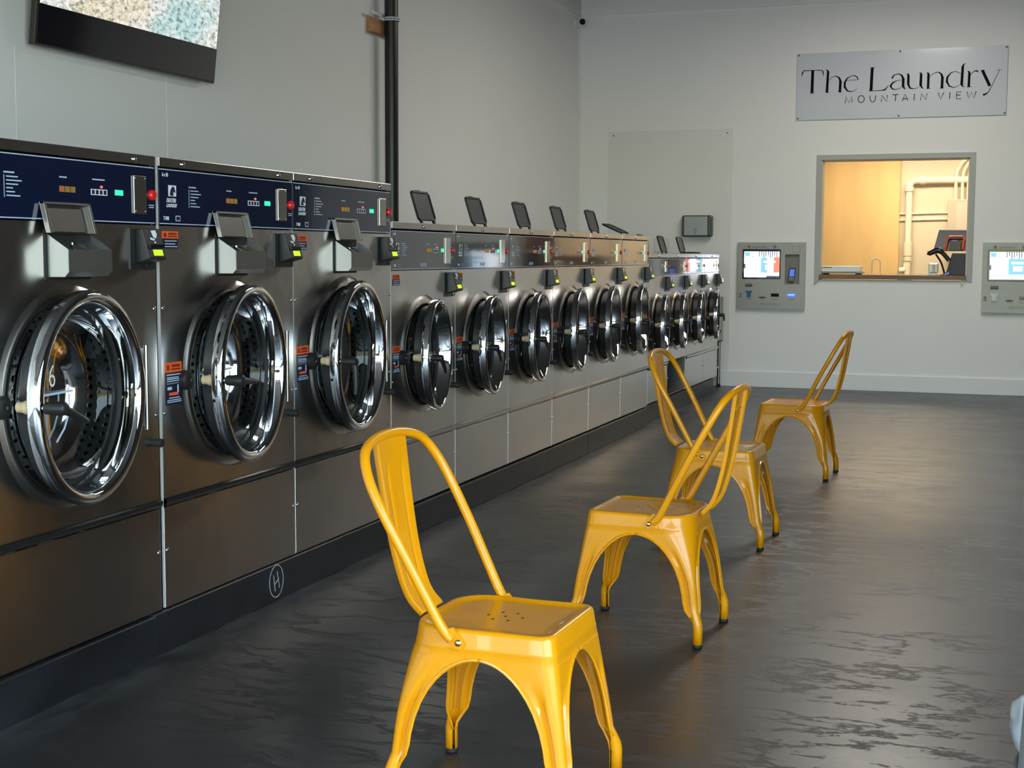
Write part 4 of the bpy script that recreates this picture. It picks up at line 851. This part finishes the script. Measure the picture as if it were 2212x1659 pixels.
MB_ = MB().box(1.975, 16.86, 1.3, 2.9, 16.995, 1.968).build('electrical_box', mat('elbox', (.50, .43, .34, 1), .4, noise=(3, .03, (1, 1, 1))), bevel=.004); tag(MB_, 'beige electrical cabinet on the office wall behind the black monitor', 'electrical cabinet')
o = MB().box(2.07, 16.852, 1.32, 2.86, 16.86, 1.93).build('cabinet_door', mat('elbox2', (.58, .50, .40, 1), .4, noise=(3, .03, (1, 1, 1))), bevel=.002); o.parent = MB_
for x, l in ((2.055, 'left'), (2.125, 'middle'), (2.19, 'right')):
    o = MB().tube(catmull([(x, 16.93, 1.965), (x, 16.93, 2.22), (x + .03, 16.93, 2.33), (x + .10, 16.93, 2.42), (x + .25, 16.93, 2.47), (2.9, 16.93, 2.48 + (x - 2.055) * -.5)], 4), .019, 10).build('conduit', PIPEC)
    tag(o, l + ' one of the three cream conduits rising from the electrical cabinet', 'conduit', 'conduits above the cabinet')
for z, l in ((1.812, 'upper'), (1.740, 'lower')):
    o = MB().tube([(1.437, 16.985, z), (1.975, 16.985, z + .012)], .011, 8).build('thin_conduit', PIPEC); tag(o, l + ' thin horizontal conduit running to the electrical cabinet', 'conduit')

# small hook under the counter
o = MB().tube(catmull([(2.228, YB - .012, 1.098), (2.215, YB - .02, 1.085), (2.232, YB - .02, 1.070), (2.222, YB - .02, 1.056), (2.210, YB - .018, 1.06)], 4), .005, 8).build('small_hook', WHITE); tag(o, 'tiny white hook under the right end of the counter board', 'hook')

# ------------------------------------------------------------------ steel sink at the end of the row
sk = empty('utility_sink', (-.35, 13.9, 0), 'stainless utility sink on thin legs between the last washer and back wall', 'sink')
m = MB(); m.box(-.28, -.26, .46, -.265, .30, .91); m.box(.265, -.26, .46, .28, .30, .91); m.box(-.28, -.26, .46, .28, -.245, .91); m.box(-.28, .285, .46, .28, .30, .91); m.box(-.28, -.26, .46, .28, .30, .475)
m.build('basin', mat('dull_steel', (.42, .41, .385, 1), .45, .85, noise=(5, .04, (1, 1, 1))), sk, bevel=.003)
for x in (-.25, .25):
    for y in (-.23, .27):
        lg = MB().latheZ([(.03, .017), (.46, .017)], x, y, 12, 0, True).build('leg', STEEL2, sk); MB().latheZ([(0, .014), (.012, .022), (.032, .014)], x, y, 12, 0, True, True).build('foot', BLACKM, lg)
m = MB(); m.tube([(.25, -.23, .20), (.25, .27, .20)], .012); m.tube([(-.25, -.23, .20), (-.25, .27, .20)], .012); m.tube([(-.25, .27, .20), (.25, .27, .20)], .012); m.build('cross_bar', STEEL2, sk)
MB().lathe([(.28, .010), (.31, .010), (.315, .012), (.316, 0)], -.20, .66, 12).build('drain_knob', BLACK, sk)

# ------------------------------------------------------------------ bin and bag at the right edge
bn = empty('steel_bin', (2.862, 3.15, 0), 'round stainless bin cut by the lower right edge of the picture', 'bin')
m = MB(); m.latheZ([(.012, .185), (.03, .195), (.10, .196), (.11, .198), (.12, .195), (.60, .172), (.61, .175), (.62, .171)], 0, 0, 48, 0, True); m.build('can', mat('bin_steel', (.52, .59, .66, 1), .38, .5, noise=(4, .04, (1, 1, .3))), bn)
m = MB(); m.latheZ([(.0, .196), (.02, .198), (.024, .194)], 0, 0, 40, 0, True, True); m.build('base_ring', BLACK, bn)
m = MB(); m.latheZ([(.615, .172), (.625, .176), (.64, .174), (.645, .165)], 0, 0, 40); m.build('rim', STEEL2, bn)
bm = bmesh.new(); bmesh.ops.create_icosphere(bm, subdivisions=4, radius=.11)
from mathutils import noise as NZ
for v in bm.verts:
    d = NZ.noise(v.co * 16) * .022 + NZ.noise(v.co * 40) * .008; v.co += v.co.normalized() * d
    v.co.z = max(v.co.z * 1.0, -.088) * 1.0
me = bpy.data.meshes.new('plastic_bag'); bm.to_mesh(me); bm.free(); me.materials.append(mat('bag_plastic', (.72, .80, .88, 1), .3, noise=(9, .05, (1, 1, 1))))
for p in me.polygons: p.use_smooth = True
o = bpy.data.objects.new('plastic_bag', me); COL.objects.link(o); o.location = (2.778, 3.90, .088); tag(o, 'crumpled white plastic bag on the floor behind the steel bin', 'bag')
